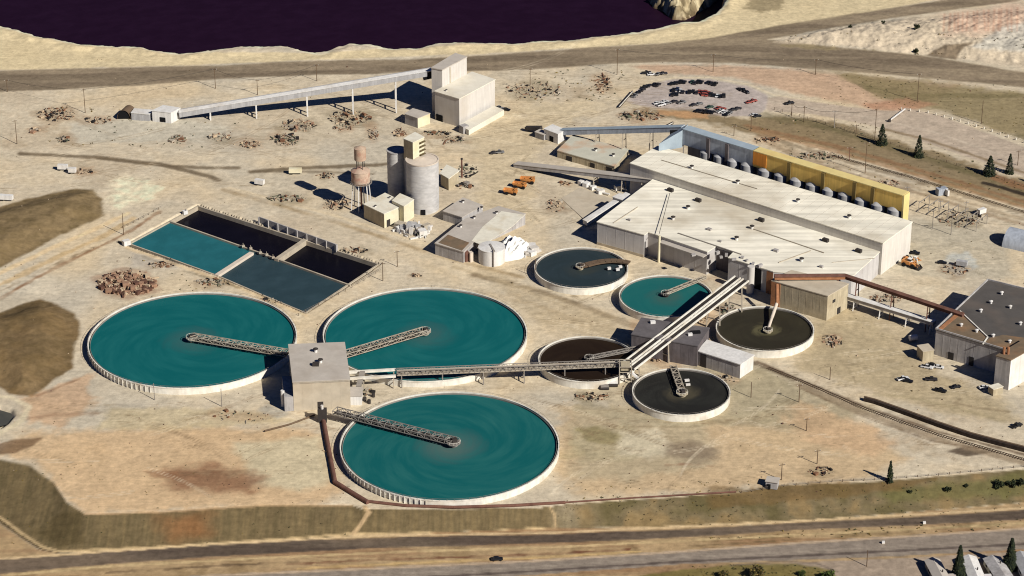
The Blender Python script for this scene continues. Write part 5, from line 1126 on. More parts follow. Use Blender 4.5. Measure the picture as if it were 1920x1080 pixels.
for k, v in PAINTS.items(): M['paint_' + k] = mat('paint_' + k, v, .05, .5, .35, spec=.5)
protos = {}
def put_vehicle(px, py, kind, paint, ang, label, group, sc=1.0):
    key = (kind, paint); p = GG(px, py)
    if key not in protos:
        r = make_car(kind, 'paint_' + paint, 'parked_car' if kind == 'car' else 'pickup_truck', label, 'car' if kind == 'car' else 'pickup'); protos[key] = r
        r.location = p; r.rotation_euler = (0, 0, ang); r.scale = (sc, sc, sc); r['group'] = group
    else: dup(protos[key], p, ang, (sc, sc, sc), label, group)
ORD = ['first', 'second', 'third', 'fourth', 'fifth', 'sixth', 'seventh', 'eighth', 'ninth', 'tenth', 'eleventh', 'twelfth']
CARG = 'cars in the oval car park'
ROWS = [('left arc', [(1190, 181, 'grey'), (1195, 176, 'black'), (1200, 173, 'black'), (1205, 170, 'dark'), (1208, 165, 'black'), (1213, 163, 'black'), (1218, 162, 'dark'), (1227, 159.5, 'black'), (1233, 161, 'dark')], 1.0),
        ('top row', [(1259, 158, 'black'), (1265, 157, 'black'), (1270, 156.5, 'dark'), (1276, 155, 'black'), (1283, 155.5, 'black'), (1298, 154.5, 'green'), (1303, 157, 'dark'), (1309, 155, 'black'), (1315, 155.5, 'black'), (1328, 156, 'black'), (1334, 157.5, 'dark'), (1341, 159, 'black')], 1.25),
        ('right arc', [(1387, 169, 'black'), (1394, 171, 'black'), (1400, 174, 'dark')], 2.0),
        ('upper middle row', [(1263, 170.5, 'black'), (1270, 168, 'blue'), (1276, 171, 'white'), (1280, 174, 'dark'), (1292, 174, 'black'), (1299, 172.5, 'black'), (1306, 175, 'dark'), (1311, 173, 'red'), (1317, 175, 'red'), (1323, 173.5, 'red'), (1329, 176, 'red')], 1.4),
        ('lower middle row', [(1262, 178.5, 'dark'), (1269, 178, 'black'), (1318, 178, 'red'), (1325, 179, 'red'), (1332, 178.5, 'dark'), (1338, 180, 'black'), (1345, 181, 'white'), (1350, 182, 'black'), (1357, 181, 'dark')], 1.4),
        ('sparse centre row', [(1232, 195, 'white'), (1240, 198, 'white'), (1246, 192, 'white'), (1252, 195, 'grey'), (1264, 192, 'dark'), (1278, 193.5, 'grey'), (1301, 198, 'dark'), (1311, 196, 'grey'), (1331, 202, 'green')], .5),
        ('bottom row', [(1308, 209, 'black'), (1315, 209.5, 'dark'), (1323, 211, 'black'), (1330, 211.5, 'black'), (1336, 212, 'black'), (1347, 204, 'red'), (1350, 210, 'white'), (1355, 206, 'red'), (1358, 212, 'white'), (1362, 216, 'black'), (1367, 214, 'grey')], .9),
        ('lower right end', [(1375, 207, 'black'), (1383, 205, 'dark'), (1405, 193, 'red'), (1411, 191, 'red'), (1414, 217, 'white'), (1420, 219, 'black')], .4)]
for rn, lst, an in ROWS:
    for i, (px, py, cl) in enumerate(sorted(lst)):
        kd = 'pickup' if (i * 7 + len(rn)) % 4 == 0 else 'car'
        put_vehicle(px, py, kd, cl, an + random.uniform(-.12, .12), '%s %s, %s from left in the %s of the oval car park' % (cl, 'pickup truck' if kd == 'pickup' else 'car', ORD[i], rn), CARG, 1.12)
OTHER = [(1212, 138, 'pickup', 'black', .2, 'black pickup above the oval car park beside pale parked cars'), (1221, 141, 'car', 'white', .2, 'white car just right of the black pickup above the oval car park'), (1234, 140, 'car', 'grey', 1.0, 'grey car second right of the black pickup above the oval car park'),
         (1244, 139, 'car', 'dark', .3, 'dark car furthest right above the oval car park'), (1480, 195, 'pickup', 'black', .4, 'lone black pickup on the access road right of the car park'), (932, 1050, 'car', 'black', .08, 'black car driving on the street at the bottom edge'),
         (927, 288, 'car', 'dark', .3, 'dark car on the open yard between the crusher house and the plant'), (936, 287, 'pickup', 'grey', .1, 'grey pickup on the open yard right of a dark car'), (848, 206, 'car', 'black', -.3, 'black car parked behind the right corner of the crusher house'),
         (935, 204, 'pickup', 'grey', -.3, 'grey pickup beside the right wall of the crusher house'), (949, 207, 'car', 'black', -.3, 'black car right of the crusher house plinth'), (1906, 800, 'pickup', 'black', .6, 'black pickup at the right edge on the gravel below the dark roofed building'),
         (1738, 690, 'pickup', 'white', -.4, 'white pickup parked first in front of the dark roofed building'), (1748, 686, 'car', 'black', -.4, 'black car parked in front of the dark roofed building'), (1760, 690, 'car', 'white', -.3, 'white car third in front of the dark roofed building'),
         (1702, 716, 'car', 'black', -.4, 'black car on the gravel well left of the dark roofed building'), (1693, 712, 'pickup', 'white', .3, 'white pickup on the gravel beside a black car'), (1746, 713, 'pickup', 'dark', -.1, 'dark pickup on the gravel in front of the dark roofed building'),
         (1792, 727, 'car', 'black', .4, 'black car at the end of a pole shadow near the yellowish cabin'), (1763, 734, 'pickup', 'black', -.5, 'black pickup lowest on the gravel before the dark roofed building'), (1845, 728, 'car', 'white', .2, 'white car in the shade left of the yellowish cabin'),
         (1766, 494, 'car', 'black', -.2, 'black car on the yard right of the orange loader'), (1714, 476, 'pickup', 'black', -.3, 'black pickup above the orange loader')]
for px, py, kd, cl, an, lb in OTHER:
    if lb: put_vehicle(px, py, kd, cl, an, lb, 'vehicles standing about the site', 1.15)
def haul_truck(px, py, ang, label, s=1.0):
    p = GG(px, py); r = thing('haul_truck', label, 'dump truck', (0, 0, 0)); r['group'] = 'orange haul trucks on the yard'
    MB().box((0, 0, 1.5), (8.4, 2.6, .7)).box((3.4, 0, 2.3), (2.0, 3.4, 1.4)).build('chassis', 'orange_paint', r)
    d = MB(); d.add([(-4.6, -1.9, 2.3), (-4.6, 1.9, 2.3), (2.0, 1.9, 2.0), (2.0, -1.9, 2.0), (-5.2, -2.2, 3.6), (-5.2, 2.2, 3.6), (2.2, 2.2, 3.9), (2.2, -2.2, 3.9), (4.4, 2.2, 4.2), (4.4, -2.2, 4.2)],
                    [(0, 1, 2, 3), (0, 4, 5, 1), (0, 3, 7, 4), (1, 5, 6, 2), (2, 6, 7, 3), (6, 8, 9, 7)]); d.build('dump_bed', 'orange_paint', r)
    cb_ = MB().box((3.2, 1.0, 3.3), (1.6, 1.4, 1.4)).build('cab', 'orange_paint', r); MB().box((4.02, 1.0, 3.5), (.06, 1.2, .8)).box((3.2, 1.72, 3.5), (1.2, .06, .8)).build('window', 'glass', cb_)
    for x, w in ((3.0, 1.7), (-2.6, 1.6)):
        for s_ in (-1, 1): MB().tube((x, s_ * w - .45, 1.1), (x, s_ * w + .45, 1.1), 1.15, n=18).build('wheel', 'tyre', r, True)
    r.location = p; r.rotation_euler = (0, 0, ang); r.scale = (s, s, s); return r
haul_truck(958, 364, -.25, 'orange haul truck parked nearest, left of the other orange trucks', .85); haul_truck(975, 352, -.35, 'orange haul truck in the middle of the upper orange pair', .85); haul_truck(990, 343, -.2, 'orange haul truck furthest back of the orange vehicles', .9)
def loader(px, py, ang, label):
    p = GG(px, py); r = thing('wheel_loader', label, 'loader', (0, 0, 0))
    MB().box((-1.8, 0, 2.0), (3.8, 2.4, 1.5)).box((1.2, 0, 1.5), (2.2, 1.8, .9)).build('chassis', 'orange_paint', r); c = MB().box((-.2, 0, 3.3), (1.6, 1.7, 1.5)).build('cab', 'white_metal', r); MB().box((-.2, 0, 3.4), (1.66, 1.76, .8)).build('window', 'glass', c)
    MB().bar((1.0, .8, 2.2), (4.0, .8, 1.0), .4, .5).bar((1.0, -.8, 2.2), (4.0, -.8, 1.0), .4, .5).build('lift_arm', 'orange_paint', r)
    MB().add([(3.9, -1.8, .3), (3.9, 1.8, .3), (5.4, 1.8, .2), (5.4, -1.8, .2), (3.8, -1.8, 1.8), (3.8, 1.8, 1.8)], [(0, 1, 2, 3), (0, 1, 5, 4), (0, 3, 4), (1, 5, 2)]).build('bucket', 'dark_steel', r)
    for x in (-2.4, 1.7):
        for s_ in (-1, 1): MB().tube((x, s_ * 1.3 - .35, 1.0), (x, s_ * 1.3 + .35, 1.0), 1.0, n=16).build('wheel', 'tyre', r, True)
    r.location = p; r.rotation_euler = (0, 0, ang); r.scale = (1.25,) * 3
loader(1706, 500, -.6, 'orange and white wheel loader right of the long plant building')
heap('white and rusty machine parts beside the orange loader', 1708, 488, 14, 6, 20, ['white_metal', 'scrap_rust', 'scrap_dark', 'orange_paint'], 1, 3, 1.5)
def trailer(px, py, ang, L, label, m):
    p = GG(px, py); r = thing('box_trailer', label, 'trailer', (0, 0, 0)); r['group'] = 'box trailers in the yards'
    MB().box((0, 0, 2.3), (L, 2.6, 2.6)).build('box', m, r); MB().box((0, 0, .8), (L * .9, 1.2, .3)).build('frame', 'dark_steel', r)
    for x in (-L * .38, -L * .26):
        for s_ in (-1, 1): MB().tube((x, s_ * 1.0 - .2, .5), (x, s_ * 1.0 + .2, .5), .5, n=10).build('wheel', 'tyre', r)
    r.location = p; r.rotation_euler = (0, 0, ang)
trailer(554, 326, 0, 7.5, 'cream box trailer by the dark track left of the water tower', 'cream'); trailer(487, 347, -.3, 5.5, 'white box trailer standing alone on the sand above the settling basin', 'white_metal')
trailer(118, 319, -.1, 6, 'white box trailer left on the open sand at the upper left', 'white_metal'); trailer(136, 325, -.1, 4.4, 'small white box trailer next to grey scrap at the upper left', 'white_metal'); trailer(12, 376, -.15, 8, 'white box trailer above the brown dam at the left edge', 'white_metal')
trailer(1803, 500, -.4, 6, 'pale box trailer on the greenish gravel patch right of the plant', 'silver'); trailer(1840, 402, .6, 5, 'white box trailer in the electrical yard', 'white_metal')
# ------------------------------------------------------------------ scrap and rubble
heap('broad heap of broken reddish rubble and timber left of the settling basin', 238, 532, 54, 22, 620, ['rubble_a', 'rubble_b', 'rubble_c'], .7, 2.4, 3.5, 'rubble pile', 'rubble_pile', long_=.35)
MSET = [['scrap_dark', 'scrap_rust', 'rubble_c'], ['scrap_dark', 'scrap_green', 'pale_steel', 'scrap_rust'], ['scrap_dark', 'pale_steel', 'rubble_a', 'rubble_c']]
for i, (px, py, rx, ry, n, lb) in enumerate(SCR): heap(lb, px, py, rx, ry, int(n * 2.4), MSET[i % 3], .4, 1.7 if py < 400 else 1.3, .8, 'scrap pile', 'scrap_pile', 'scrap heaps about the site', .34, .8)
# loose stones all over the open ground
st = MB()
for i in range(1000):
    px, py = random.uniform(-100, 2000), random.uniform(110, 930); q = G(px, py, 0); s = random.uniform(.15, .55) * (1.6 if random.random() < .06 else 1)
    if gz(q.x, q.y) < -2: continue
    q.z = gz(q.x, q.y); st.cur = random.randrange(3); st.box(q + Vector((0, 0, s * .25)), (s, s * .8, s * .7), random.random() * 3)
tag(st.build('gravel', ['rubble_b', 'rubble_c', 'brush'], None), 'loose stones and clods strewn over the bare ground', 'gravel', kind='stuff')
# ------------------------------------------------------------------ poles and wires
def pole(px, py, top, label, group='power poles', arm=True, m='wood'):
    p = GG(px, py); h = max(5, (py - top) / (SCL(py) * math.cos(TH))); r = thing('power_pole', label, 'pole', p, group)
    MB().tube(p - Vector((0, 0, .5)), p + Vector((0, 0, h)), .24, .16, n=8).build('post', m, r)
    if arm:
        c = MB().bar(p + Vector((-1.5, -.4, h - .8)), p + Vector((1.5, .4, h - .8)), .2, .25).build('crossarm', m, r); i_ = MB()
        for k in (-1.3, 0, 1.3): i_.tube(p + Vector((k, k * .27, h - .7)), p + Vector((k, k * .27, h - .3)), .12, n=6)
        i_.build('insulator', 'white_metal', c)
    return p + Vector((0, 0, h - .3))
W1 = [pole(14, 172, 150, 'wooden pole at the far left edge of the haul road'), pole(160, 212, 168, 'wooden pole above the upper left scrap tangle'), pole(404, 166, 130, 'wooden pole on the haul road edge above the long conveyor'), pole(483, 178, 150, 'wooden pole just behind the long conveyor'), pole(594, 152, 122, 'wooden pole at the haul road above the middle of the long conveyor'),
      ]
pole(32, 270, 226, 'wooden pole standing alone on sand at the left edge'); pole(994, 175, 130, 'pole in the brush right of the crusher house'); W2 = [pole(1157, 140, 94, 'tall pole on the haul road edge beside the looping track'), pole(1337, 135, 103, 'pole between the haul road and the car park'), pole(1529, 140, 112, 'pole at the haul road above the pink soil strip'), pole(1720, 190, 140, 'pole in the olive grass')]
W3 = [pole(1484, 218, 194, 'first pole in the line along the access road, from the left'), pole(1507, 228, 200, 'second pole in the line along the access road'), pole(1564, 240, 208, 'steel lattice like pole third in the line along the access road', m='grey_steel'), pole(1640, 262, 206, 'fourth pole in the line along the access road'), pole(1605, 252, 234, 'short pole just below the line along the access road')]
pole(1622, 325, 268, 'tall pole behind the yellow ore bins'); pole(1592, 302, 276, 'short rusty pole behind the yellow ore bins', m='rust'); pole(1408, 245, 216, 'pole behind the blue ore bins')
pole(1376, 255, 236, 'short pole beside the blue ore bins'); pole(1908, 310, 282, 'pole beyond the last pine at the right edge'); pole(1840, 232, 190, 'pole at the fence of the olive grass', arm=False)
pole(290, 750, 718, 'thin pole below the left tank, left of a pair', 'lamp poles', False, 'grey_steel'); pole(416, 762, 728, 'thin pole below the left tank, right of a pair', 'lamp poles', False, 'grey_steel'); pole(1408, 745, 716, 'thin pole right of the white shed', 'lamp poles', False); pole(1512, 808, 783, 'leaning shadowed pole on the sand below the rail cut')
pole(1498, 754, 720, 'pole beside the start of the rail cut'); pole(1465, 900, 868, 'pole beside the grey hut at the bench edge'); pole(1532, 870, 842, 'pole on the sand behind the white boxes'); pole(1625, 1062, 1030, 'short pole on the paved lot by the street', 'lamp poles', False)
pole(1004, 520, 486, 'small pole behind the slate tank', 'lamp poles', False); pole(718, 527, 492, 'pole at the right tip of the settling basin'); pole(745, 500, 470, 'pole between the settling basin and the grey shed'); pole(1556, 712, 688, 'thin pole on the gravel before the dark roofed building', 'lamp poles', False); pole(232, 440, 400, 'pole at the upper left side of the teal pond', 'lamp poles', False)
pole(1748, 430, 392, 'steel pole left in the electrical yard', m='grey_steel'); pole(1783, 440, 400, 'steel pole in the middle of the electrical yard', m='grey_steel'); pole(1762, 398, 376, 'short steel pole at the back of the electrical yard', m='grey_steel'); pole(1810, 402, 378, 'steel pole at the right of the electrical yard', m='grey_steel'); pole(1700, 380, 350, 'steel pole at the end of the yellow ore bins', m='grey_steel')
def wire(a, b, lab):
    mb = MB(); n = 10; pv = a
    for i in range(1, n + 1):
        t = i / n; q = a.lerp(b, t) - Vector((0, 0, 1.6 * 4 * t * (1 - t))); mb.tube(pv, q, .09, n=5); pv = q
    tag(mb.build('power_line', 'dark_steel', None, origin=a), lab, 'wire', 'power lines between poles')
for nm, W in (('far left haul road', W1), ('haul road', W2), ('access road', W3[:4])):
    for i in range(len(W) - 1): wire(W[i], W[i + 1], 'sagging wire along the %s, %s span from the left' % (nm, ORD[i]))
# gantry bars in the electrical yard
sy = thing('substation_gantry', 'low steel gantry with insulators in the electrical yard', 'gantry', G(1790, 410, 0)); mb = MB(); ins = MB()
for k in range(7):
    a = G(1742 + k * 18, 384 + k * 6, 0); b = G(1722 + k * 18, 398 + k * 6, 0)
    for q in (a, b): mb.bar(q, q + Vector((0, 0, 6)), .3, .3)
    mb.bar(a + Vector((0, 0, 6)), b + Vector((0, 0, 6)), .35, .35); q = a.lerp(b, .5); ins.tube(q + Vector((0, 0, 4.6)), q + Vector((0, 0, 6)), .35, n=6)
mb.build('frame', 'grey_steel', sy); ins.build('insulator', 'dark_steel', sy)
p = G(1765, 364, 0); tr = thing('transformer', 'grey transformer with a white radiator behind the electrical yard', 'transformer', p); MB().box(p + Vector((0, 0, 2)), (6, 3.6, 4), .4).build('tank', 'blue_cladding', tr); MB().box(p + Vector((2.8, -1.6, 2)), (1.2, 4, 3.4), .4).build('radiator', 'white_metal', tr); MB().tube(p + Vector((-1, 0, 4)), p + Vector((-1, 0, 5.6)), .3).build('bushing', 'dark_steel', tr)
# fences
def fence(label, pts, h, step, m='rim_white', pr=.22, rails=2, name='post_fence'):
    P = [GG(*q) for q in pts]; r = thing(name, label, 'fence', P[0]); rl = MB(); posts = MB(); cnt = 0
    for a, b in zip(P, P[1:]):
        n = max(1, int((b - a).length / step))
        for i in range(n):
            q = a.lerp(b, i / n); posts.tube(q - Vector((0, 0, .3)), q + Vector((0, 0, h)), pr, n=6)
        for k in range(rails): hz = h * (k + 1) / rails - .1; rl.bar(a + Vector((0, 0, hz)), b + Vector((0, 0, hz)), .07, .07)
    o = posts.build('fence_posts', m, r); o['kind'] = 'stuff'
    if rails: rl.build('rail', 'grey_steel', r)
fence('row of white posts between the olive grass and the access road', [(1690, 206), (1740, 212), (1800, 228), (1860, 247), (1920, 268), (2060, 318)], 1.5, 5, pr=.4, rails=1)
fence('dark wire fence between the access road and the pines', [(1452, 206), (1530, 228), (1620, 254), (1720, 288), (1830, 322), (1920, 350), (2050, 392)], 1.8, 6, 'wood', .14)
fence('thin fence along the edge of the bench at lower right', [(1390, 925), (1470, 912), (1560, 904), (1660, 900), (1760, 892), (1880, 880), (2000, 868)], 1.4, 5, 'wood', .16)
fence('thin fence by the right rim of the second tank and the basin', [(560, 592), (610, 566), (660, 540), (716, 506)], 1.6, 5, 'wood', .13)
fence('fence along the dirt lane left of the settling basin', [(230, 428), (270, 408), (306, 388)], 1.4, 4, 'wood', .14)
b_ = thing('gate_bar', 'white bar across the top of the access road beside the olive grass', 'barrier', G(1685, 214, 0)); MB().bar(G(1669, 225, 1.2), G(1697, 204, 1.2), .7, .6).build('boom', 'white_metal', b_); MB().box(G(1668, 226, .9), (1.4, 1.4, 1.8), 0).build('base', 'dark_steel', b_)
# car park hedge timbers
for i, (a, b, lb) in enumerate((((1161, 200), (1186, 172), 'dark timber barrier at the left edge of the car park'), ((1242, 240), (1262, 230), 'dark timber barrier below the car park beside the tube conveyor'))):
    o = thing('timber_barrier', lb, 'barrier', G(*a, 0)); MB().bar(G(*a, .8), G(*b, .8), .8, 1.5).build('beam', 'wood_dark', o); MB().bar(G(*a, 1.7), G(*b, 1.7), .5, .25).build('capping', 'rim_white', o)
# retaining wall along the rail cut, rails
pts = [G(x, y, 0) for x, y in ((1620, 752), (1640, 757), (1700, 778), (1760, 800), (1820, 820), (1880, 836), (1960, 856), (2100, 894))]
rwl = thing('retaining_wall', 'long dark timber retaining wall beside the rail cut at lower right', 'wall', pts[0]); mb = MB(); cap = MB()
for a, b in zip(pts, pts[1:]): mb.bar(a + Vector((0, 0, .6)), b + Vector((0, 0, .6)), 2.0, 3.0); cap.bar(a + Vector((0, .9, 2.15)), b + Vector((0, .9, 2.15)), 1.0, .25)
mb.build('timber_face', 'wood_dark', rwl); cap.build('coping', 'wood', rwl)
def track(label, pts, low=False):
    P = [GG(*q) for q in pts]; r = thing('railway_track', label, 'railway track', P[0]); sl = MB(); n_ = 0
    for s in (-.75, .75):
        rm = MB()
        for a, b in zip(P, P[1:]):
            d = (b - a).normalized(); sd = d.cross(Vector((0, 0, 1))).normalized() * s; rm.bar(a + sd + Vector((0, 0, .32)), b + sd + Vector((0, 0, .32)), .16, .2)
        rm.build('rail', 'rail_steel', r)
    for a, b in zip(P, P[1:]):
        d = (b - a).normalized(); sd = d.cross(Vector((0, 0, 1))).normalized(); n = int((b - a).length / 1.3)
        for i in range(n): q = a.lerp(b, i / n) + Vector((0, 0, .12)); sl.bar(q - sd * 1.3, q + sd * 1.3, .3, .2)
    o = sl.build('sleepers', 'wood', r); o['kind'] = 'stuff'
track('railway siding beside the dark retaining wall', [(1440, 690), (1500, 714), (1620, 766), (1760, 816), (1920, 862), (2060, 900)])
track('railway track behind the pines on the right', [(1560, 292), (1700, 330), (1850, 376), (1960, 410), (2060, 440)])
for px, py, lb in ((1656, 1019, 'small white roadside box on the verge by the street'), (1733, 982, 'small white roadside box beside the dirt road')):
    q = GG(px, py); o = thing('roadside_box', lb, 'box', q); MB().box(q + Vector((0, 0, .6)), (1.3, .9, 1.2), .1).build('cabinet', 'white_metal', o); MB().box(q + Vector((0, 0, .05)), (1.6, 1.2, .3), .1).build('base', 'concrete', o)
# small grey hut at the bench edge
p = GG(1448, 912); hu = thing('small_hut', 'small grey hut with a dark doorway at the bench edge', 'hut', p); MB().box(p + Vector((0, 0, 1.7)), (5.5, 4.5, 3.6), -.3).build('wall', 'slate_wall', hu); MB().box(p + Vector((0, 0, 3.65)), (6.2, 5.2, .3), -.3).build('roof', 'pale_grey_roof', hu); MB().box(p + Vector((-1.9, -2.3, 1.2)), (1.6, .8, 2.4), -.3).build('door', 'black', hu)
# ------------------------------------------------------------------ trees and shrubs
def leaf(mb, c, s, nrm=None):
    a = Vector((random.gauss(0, 1), random.gauss(0, 1), random.gauss(0, 1))).normalized(); b = a.cross(Vector((random.gauss(0, 1), random.gauss(0, 1), random.gauss(0, 1)))).normalized(); e = a.cross(b)
    mb.add([c + b * s, c + e * s * .7, c - b * s, c - e * s * .7], [(0, 1, 2, 3)])
def conifer(h, R, m, label, n=1500, seed=1, lean=0, name='pine_tree', cat='tree'):
    random.seed(seed); r = thing(name, label, cat, (0, 0, 0)); MB().tube((0, 0, -.5), (0, 0, h * .9), h * .022, .05, n=8).build('trunk', 'bark', r); mb = MB()
    lumps = [(random.uniform(0, 6.28), random.uniform(.05, .95), random.uniform(.5, 1.25)) for _ in range(26)]
    for i in range(n):
        t = random.random() ** 1.25; a = random.uniform(0, 6.28); z_ = h * (.06 + .94 * t)
        rr = R * (1 - t) ** .85 + .12; k = 1.0
        for la, lt, ls in lumps:
            da = abs((a - la + math.pi) % (2 * math.pi) - math.pi)
            if da < .5 and abs(lt - t) < .07: k = ls
        rad = rr * k * math.sqrt(random.uniform(.25, 1)); c = Vector((math.cos(a) * rad, math.sin(a) * rad, z_ - rad * .22)); d = Vector((math.cos(a), math.sin(a), -.35)); s = random.uniform(.35, .75) * (h / 14) ** .5
        sd = Vector((-math.sin(a), math.cos(a), random.uniform(-.4, .4)))
        mb.cur = 0 if random.random() < .75 else 1
        mb.add([c - d * s * .6, c + sd * s * .5, c + d * s * .9, c - sd * s * .5], [(0, 1, 2, 3)])
    mb.build('crown', [m, 'foliage_mid'], r); return r
def bush(R, h, mats, label, n=600, seed=3, name='bush'):
    random.seed(seed); r = thing(name, label, 'bush', (0, 0, 0)); st_ = MB()
    for i in range(5): a = random.uniform(0, 6.28); st_.tube((0, 0, -.3), (math.cos(a) * R * .6, math.sin(a) * R * .6, h * .7), .12, .05, n=5)
    st_.build('stem', 'bark', r); mb = MB(); cl = [(Vector((random.uniform(-1, 1) * R * .7, random.uniform(-1, 1) * R * .7, random.uniform(.3, .85) * h)), random.uniform(.3, .55) * R) for _ in range(9)]
    for i in range(n):
        c, q = random.choice(cl); v = Vector((random.gauss(0, 1), random.gauss(0, 1), random.gauss(0, .8))).normalized() * q * random.uniform(.5, 1.05); p_ = c + v; p_.z = max(.1, p_.z); mb.cur = random.randrange(len(mats)); leaf(mb, p_, random.uniform(.25, .5))
    mb.build('foliage', mats, r); return r
pine = conifer(13.5, 3.6, 'foliage_dark', 'dark pine, leftmost of four along the right access road', 1700, 2)
PG = 'pines along the right access road'
p = G(1653, 271, 0); pine.location = p; pine['group'] = PG
dup(pine, G(1722, 294, 0), 2.1, (.95, .95, 1.05), 'dark pine, second from the left along the right access road', PG); dup(pine, G(1855, 328, 0), 4.0, (1.1, 1.1, .92), 'broad dark pine, third from the left along the right access road', PG); dup(pine, G(1892, 325, 0), 5.2, (.8, .8, .95), 'slim dark pine, fourth along the right access road near the edge', PG)
dup(pine, G(1960, 352, 0), 1.0, (1, 1, 1), 'dark pine beyond the slim one, just at the right edge', PG)
cyp = conifer(11.5, 1.6, 'foliage_dark', 'narrow dark tree on the bench edge at lower right', 1100, 5, name='narrow_tree'); cyp.location = GG(1668, 904)
spr = conifer(17.5, 3.3, 'foliage_dark', 'tall dark spruce between the first two mobile homes', 2800, 8, name='spruce_tree'); spr.location = G(1796, 1085, LOWZ)
dup(spr, G(1893, 1066, LOWZ), 2.5, (1, 1, .92), 'tall dark spruce between the grey roofed and last mobile homes')
bs = bush(3.6, 4.5, ['foliage_gold', 'brush', 'foliage_mid'], 'golden brown shrub at the bottom edge left of the lime one', 900, 4); bs.location = GG(1420, 1082); bs['group'] = 'shrubs by the street'
bl = bush(3.2, 4.2, ['foliage_lime', 'foliage_mid'], 'lime green shrub at the bottom edge by the paved lot', 900, 6); bl.location = GG(1552, 1086); bl['group'] = 'shrubs by the street'
dup(bs, GG(1360, 1084), 1, (.8, .8, .7), 'low golden shrub leftmost at the bottom edge', 'shrubs by the street'); dup(bl, GG(1505, 1080), 2, (.6, .6, .6), 'dark green low shrub between the golden and the lime shrub', 'shrubs by the street')
bd = bush(2.4, 2.8, ['foliage_dark', 'foliage_mid'], 'dark round shrub on the green slope, leftmost of five', 500, 9); BG = 'dark shrubs on the green slope'
for i, (px, py, s, lb) in enumerate(((1778, 920, .7, None), (1810, 913, .5, 'small dark shrub second on the green slope'), (1872, 914, 1.1, 'large dark shrub third on the green slope'), (1896, 912, 1.0, 'dark shrub fourth on the green slope'), (1916, 909, .9, 'dark shrub at the right edge of the green slope'), (1706, 924, .5, 'small dark shrub alone at the left end of the green slope'))):
    if i == 0: bd.location = GG(px, py); bd['group'] = BG; bd.scale = (s,) * 3
    else: dup(bd, GG(px, py), i * 1.3, (s,) * 3, lb, BG)
for px, py, s, lb in ((1718, 54, 1.0, 'dark shrub on the pale spoil bank at upper right, topmost'), (1594, 52, .6, 'small dark shrub left on the pale spoil bank at upper right'), (1656, 44, .6, 'small dark shrub in the middle of the pale spoil bank'), (1717, 98, .8, 'dark shrub low on the pale spoil bank above the haul road')): dup(bd, GG(px, py), px, (s,) * 3, lb, 'shrubs on the spoil bank')
random.seed(99)
br_ = MB()
def tufts(n, box, smin, smax, test=None):
    for i in range(n):
        px, py = random.uniform(box[0], box[2]), random.uniform(box[1], box[3]); q = GG(px, py)
        if region(q.x, q.y) not in (0, 6, 10): continue
        s = random.uniform(smin, smax); br_.cur = random.randrange(3)
        for k in range(5): leaf(br_, q + Vector((random.gauss(0, s * .5), random.gauss(0, s * .5), random.uniform(.1, .6) * s)), s * .5)
tufts(420, (1060, 900, 2000, 985), .25, .6); tufts(120, (-20, 870, 660, 1025), .25, .55); tufts(120, (1290, 1060, 1540, 1090), .3, .7); tufts(260, (1400, 225, 1960, 370), .3, .9); tufts(260, (1560, 140, 1960, 250), .3, .7); tufts(120, (960, 130, 1170, 190), .4, .9); tufts(80, (1280, 985, 1920, 1010), .4, .9); tufts(90, (1480, 60, 1960, 110), .5, 1.2); tufts(60, (80, 200, 460, 280), .4, 1.0); tufts(50, (240, 470, 560, 570), .4, .9)
tag(br_.build('undergrowth', ['brush', 'foliage_mid', 'foliage_gold'], None), 'scattered dry weeds and low brush on the banks', 'weeds', kind='stuff')
# ------------------------------------------------------------------ mobile homes at lower right
def home(label, a, b, wpx, m_roof, m_wall, h=3.2, porch=None):
    A, B = G(*a, LOWZ + h), G(*b, LOWZ + h); A.z = B.z = 0; d = (B - A).normalized(); n_ = Vector((-d.y, d.x, 0)); w = wpx / SCL(1060) / 2
    root = thing('mobile_home', label, 'house', ((A + B) / 2 + Vector((0, 0, LOWZ)))[:]); zb = LOWZ
    poly = [A - n_ * w, B - n_ * w, B + n_ * w, A + n_ * w]; MB().prism(poly, zb - .5, zb + h, False).build('wall', m_wall, root)
    g = MB(); o = .5; P = [A - d * o, B + d * o]; vs = []
    for q in P: vs += [q - n_ * (w + o) + Vector((0, 0, zb + h - .1)), q + Vector((0, 0, zb + h + 1.3)), q + n_ * (w + o) + Vector((0, 0, zb + h - .1)), q + Vector((0, 0, zb + h - .1))]
    g.add(vs, [(0, 1, 5, 4), (1, 2, 6, 5), (2, 3, 7, 6), (3, 0, 4, 7), (0, 3, 2, 1), (4, 5, 6, 7)]); rf = g.build('roof', m_roof, root)
    MB().tube(A.lerp(B, .35) + n_ * w * .4 + Vector((0, 0, zb + h + .4)), A.lerp(B, .35) + n_ * w * .4 + Vector((0, 0, zb + h + 2)), .3).build('chimney', 'dark_steel', rf)
    wn = MB()
    for t in (.2, .5, .8): panel(wn, poly[0], poly[1], t - .05, t + .05, zb + 1.2, zb + 2.4, .1); panel(wn, poly[2], poly[3], t - .05, t + .05, zb + 1.2, zb + 2.4, .1)
    wn.build('window', 'glass', root); dr_ = MB(); panel(dr_, poly[3], poly[0], .4, .55, zb, zb + 2.2, .1); dr_.build('door', 'tan_wall', root)
    if porch:
        t, wd = porch; q = A.lerp(B, t) + n_ * (w + 1.8); MB().box(q + Vector((0, 0, zb + h * .5)), (3.6, 5.5, h), math.atan2(n_.y, n_.x)).build('porch', m_roof, root)
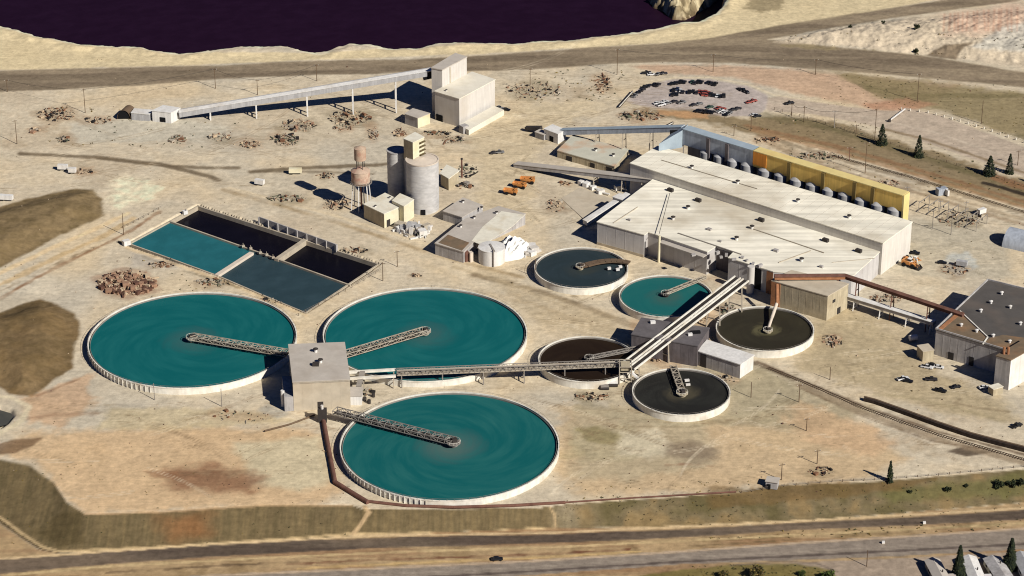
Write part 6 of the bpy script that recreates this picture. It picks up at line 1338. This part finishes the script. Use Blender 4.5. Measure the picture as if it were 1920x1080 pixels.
home('first mobile home from the left, pale grey roof with a wider rear part', (1748, 1050), (1788, 1125), 27, 'pale_grey_roof', 'tan_wall', 3.4, (.45, 5)); home('second mobile home from the left, bright white roof', (1816, 1045), (1848, 1122), 28, 'white_metal', 'cream', 3.2, (.5, 5)); home('third mobile home from the left, dark grey roof with white front', (1860, 1046), (1886, 1086), 32, 'slate_wall', 'white_metal'); home('fourth mobile home at the right edge, pale green grey roof', (1913, 1038), (1944, 1096), 30, 'silver', 'white_metal')
p = G(1876, 1082, LOWZ); cbx = thing('camper_box', 'white camper behind the dark grey roofed mobile home', 'camper', p); MB().box(p + Vector((0, 0, 1.8)), (5.5, 2.6, 2.8), .3).build('body', 'white_metal', cbx); MB().tube(p + Vector((0, -1.4, .5)), p + Vector((0, 1.4, .5)), .5).build('wheel', 'tyre', cbx)
# ------------------------------------------------------------------ light and camera
EL = math.radians(36); sx, sy_ = .72, -.69; nl = math.hypot(sx, sy_)
sv = Vector((sx / nl * math.cos(EL), sy_ / nl * math.cos(EL), math.sin(EL)))
sun = bpy.data.lights.new('sun', 'SUN'); sun.energy = 5.0; sun.angle = math.radians(.5); sun.color = (1.0, .965, .91)
so = bpy.data.objects.new('sun', sun); so.rotation_euler = sv.to_track_quat('Z', 'Y').to_euler(); COL.objects.link(so); so.location = sv * 500
W = bpy.data.worlds.new('World'); SC.world = W; W.use_nodes = True; nt = W.node_tree; bg = nt.nodes['Background']; sk = nt.nodes.new('ShaderNodeTexSky'); sk.sky_type = 'NISHITA'; sk.sun_disc = False; sk.sun_elevation = EL; sk.sun_rotation = math.atan2(sx, sy_)
tn = nt.nodes.new('ShaderNodeMix'); tn.data_type = 'RGBA'; tn.blend_type = 'MULTIPLY'; tn.inputs['Factor'].default_value = 1; tn.inputs['B'].default_value = (.27, .325, .55, 1)
nt.links.new(sk.outputs[0], tn.inputs['A']); nt.links.new(tn.outputs['Result'], bg.inputs['Color']); bg.inputs['Strength'].default_value = .05; sk.ozone_density = 5.0; sk.dust_density = 0.2; SC.cycles.diffuse_bounces = 1
cam = bpy.data.cameras.new('camera'); cam.sensor_width = 36; cam.lens = FPX / 1920 * 36; cam.clip_start = 5; cam.clip_end = 12000
co_ = bpy.data.objects.new('camera', cam); co_.location = (0, -CAMD, CAMH); co_.rotation_euler = (math.pi / 2 - TH, 0, 0); COL.objects.link(co_); SC.camera = co_
SC.view_settings.view_transform = 'Standard'; SC.view_settings.look = 'None'; SC.view_settings.exposure = 0; SC.cycles.filter_width = 1.1
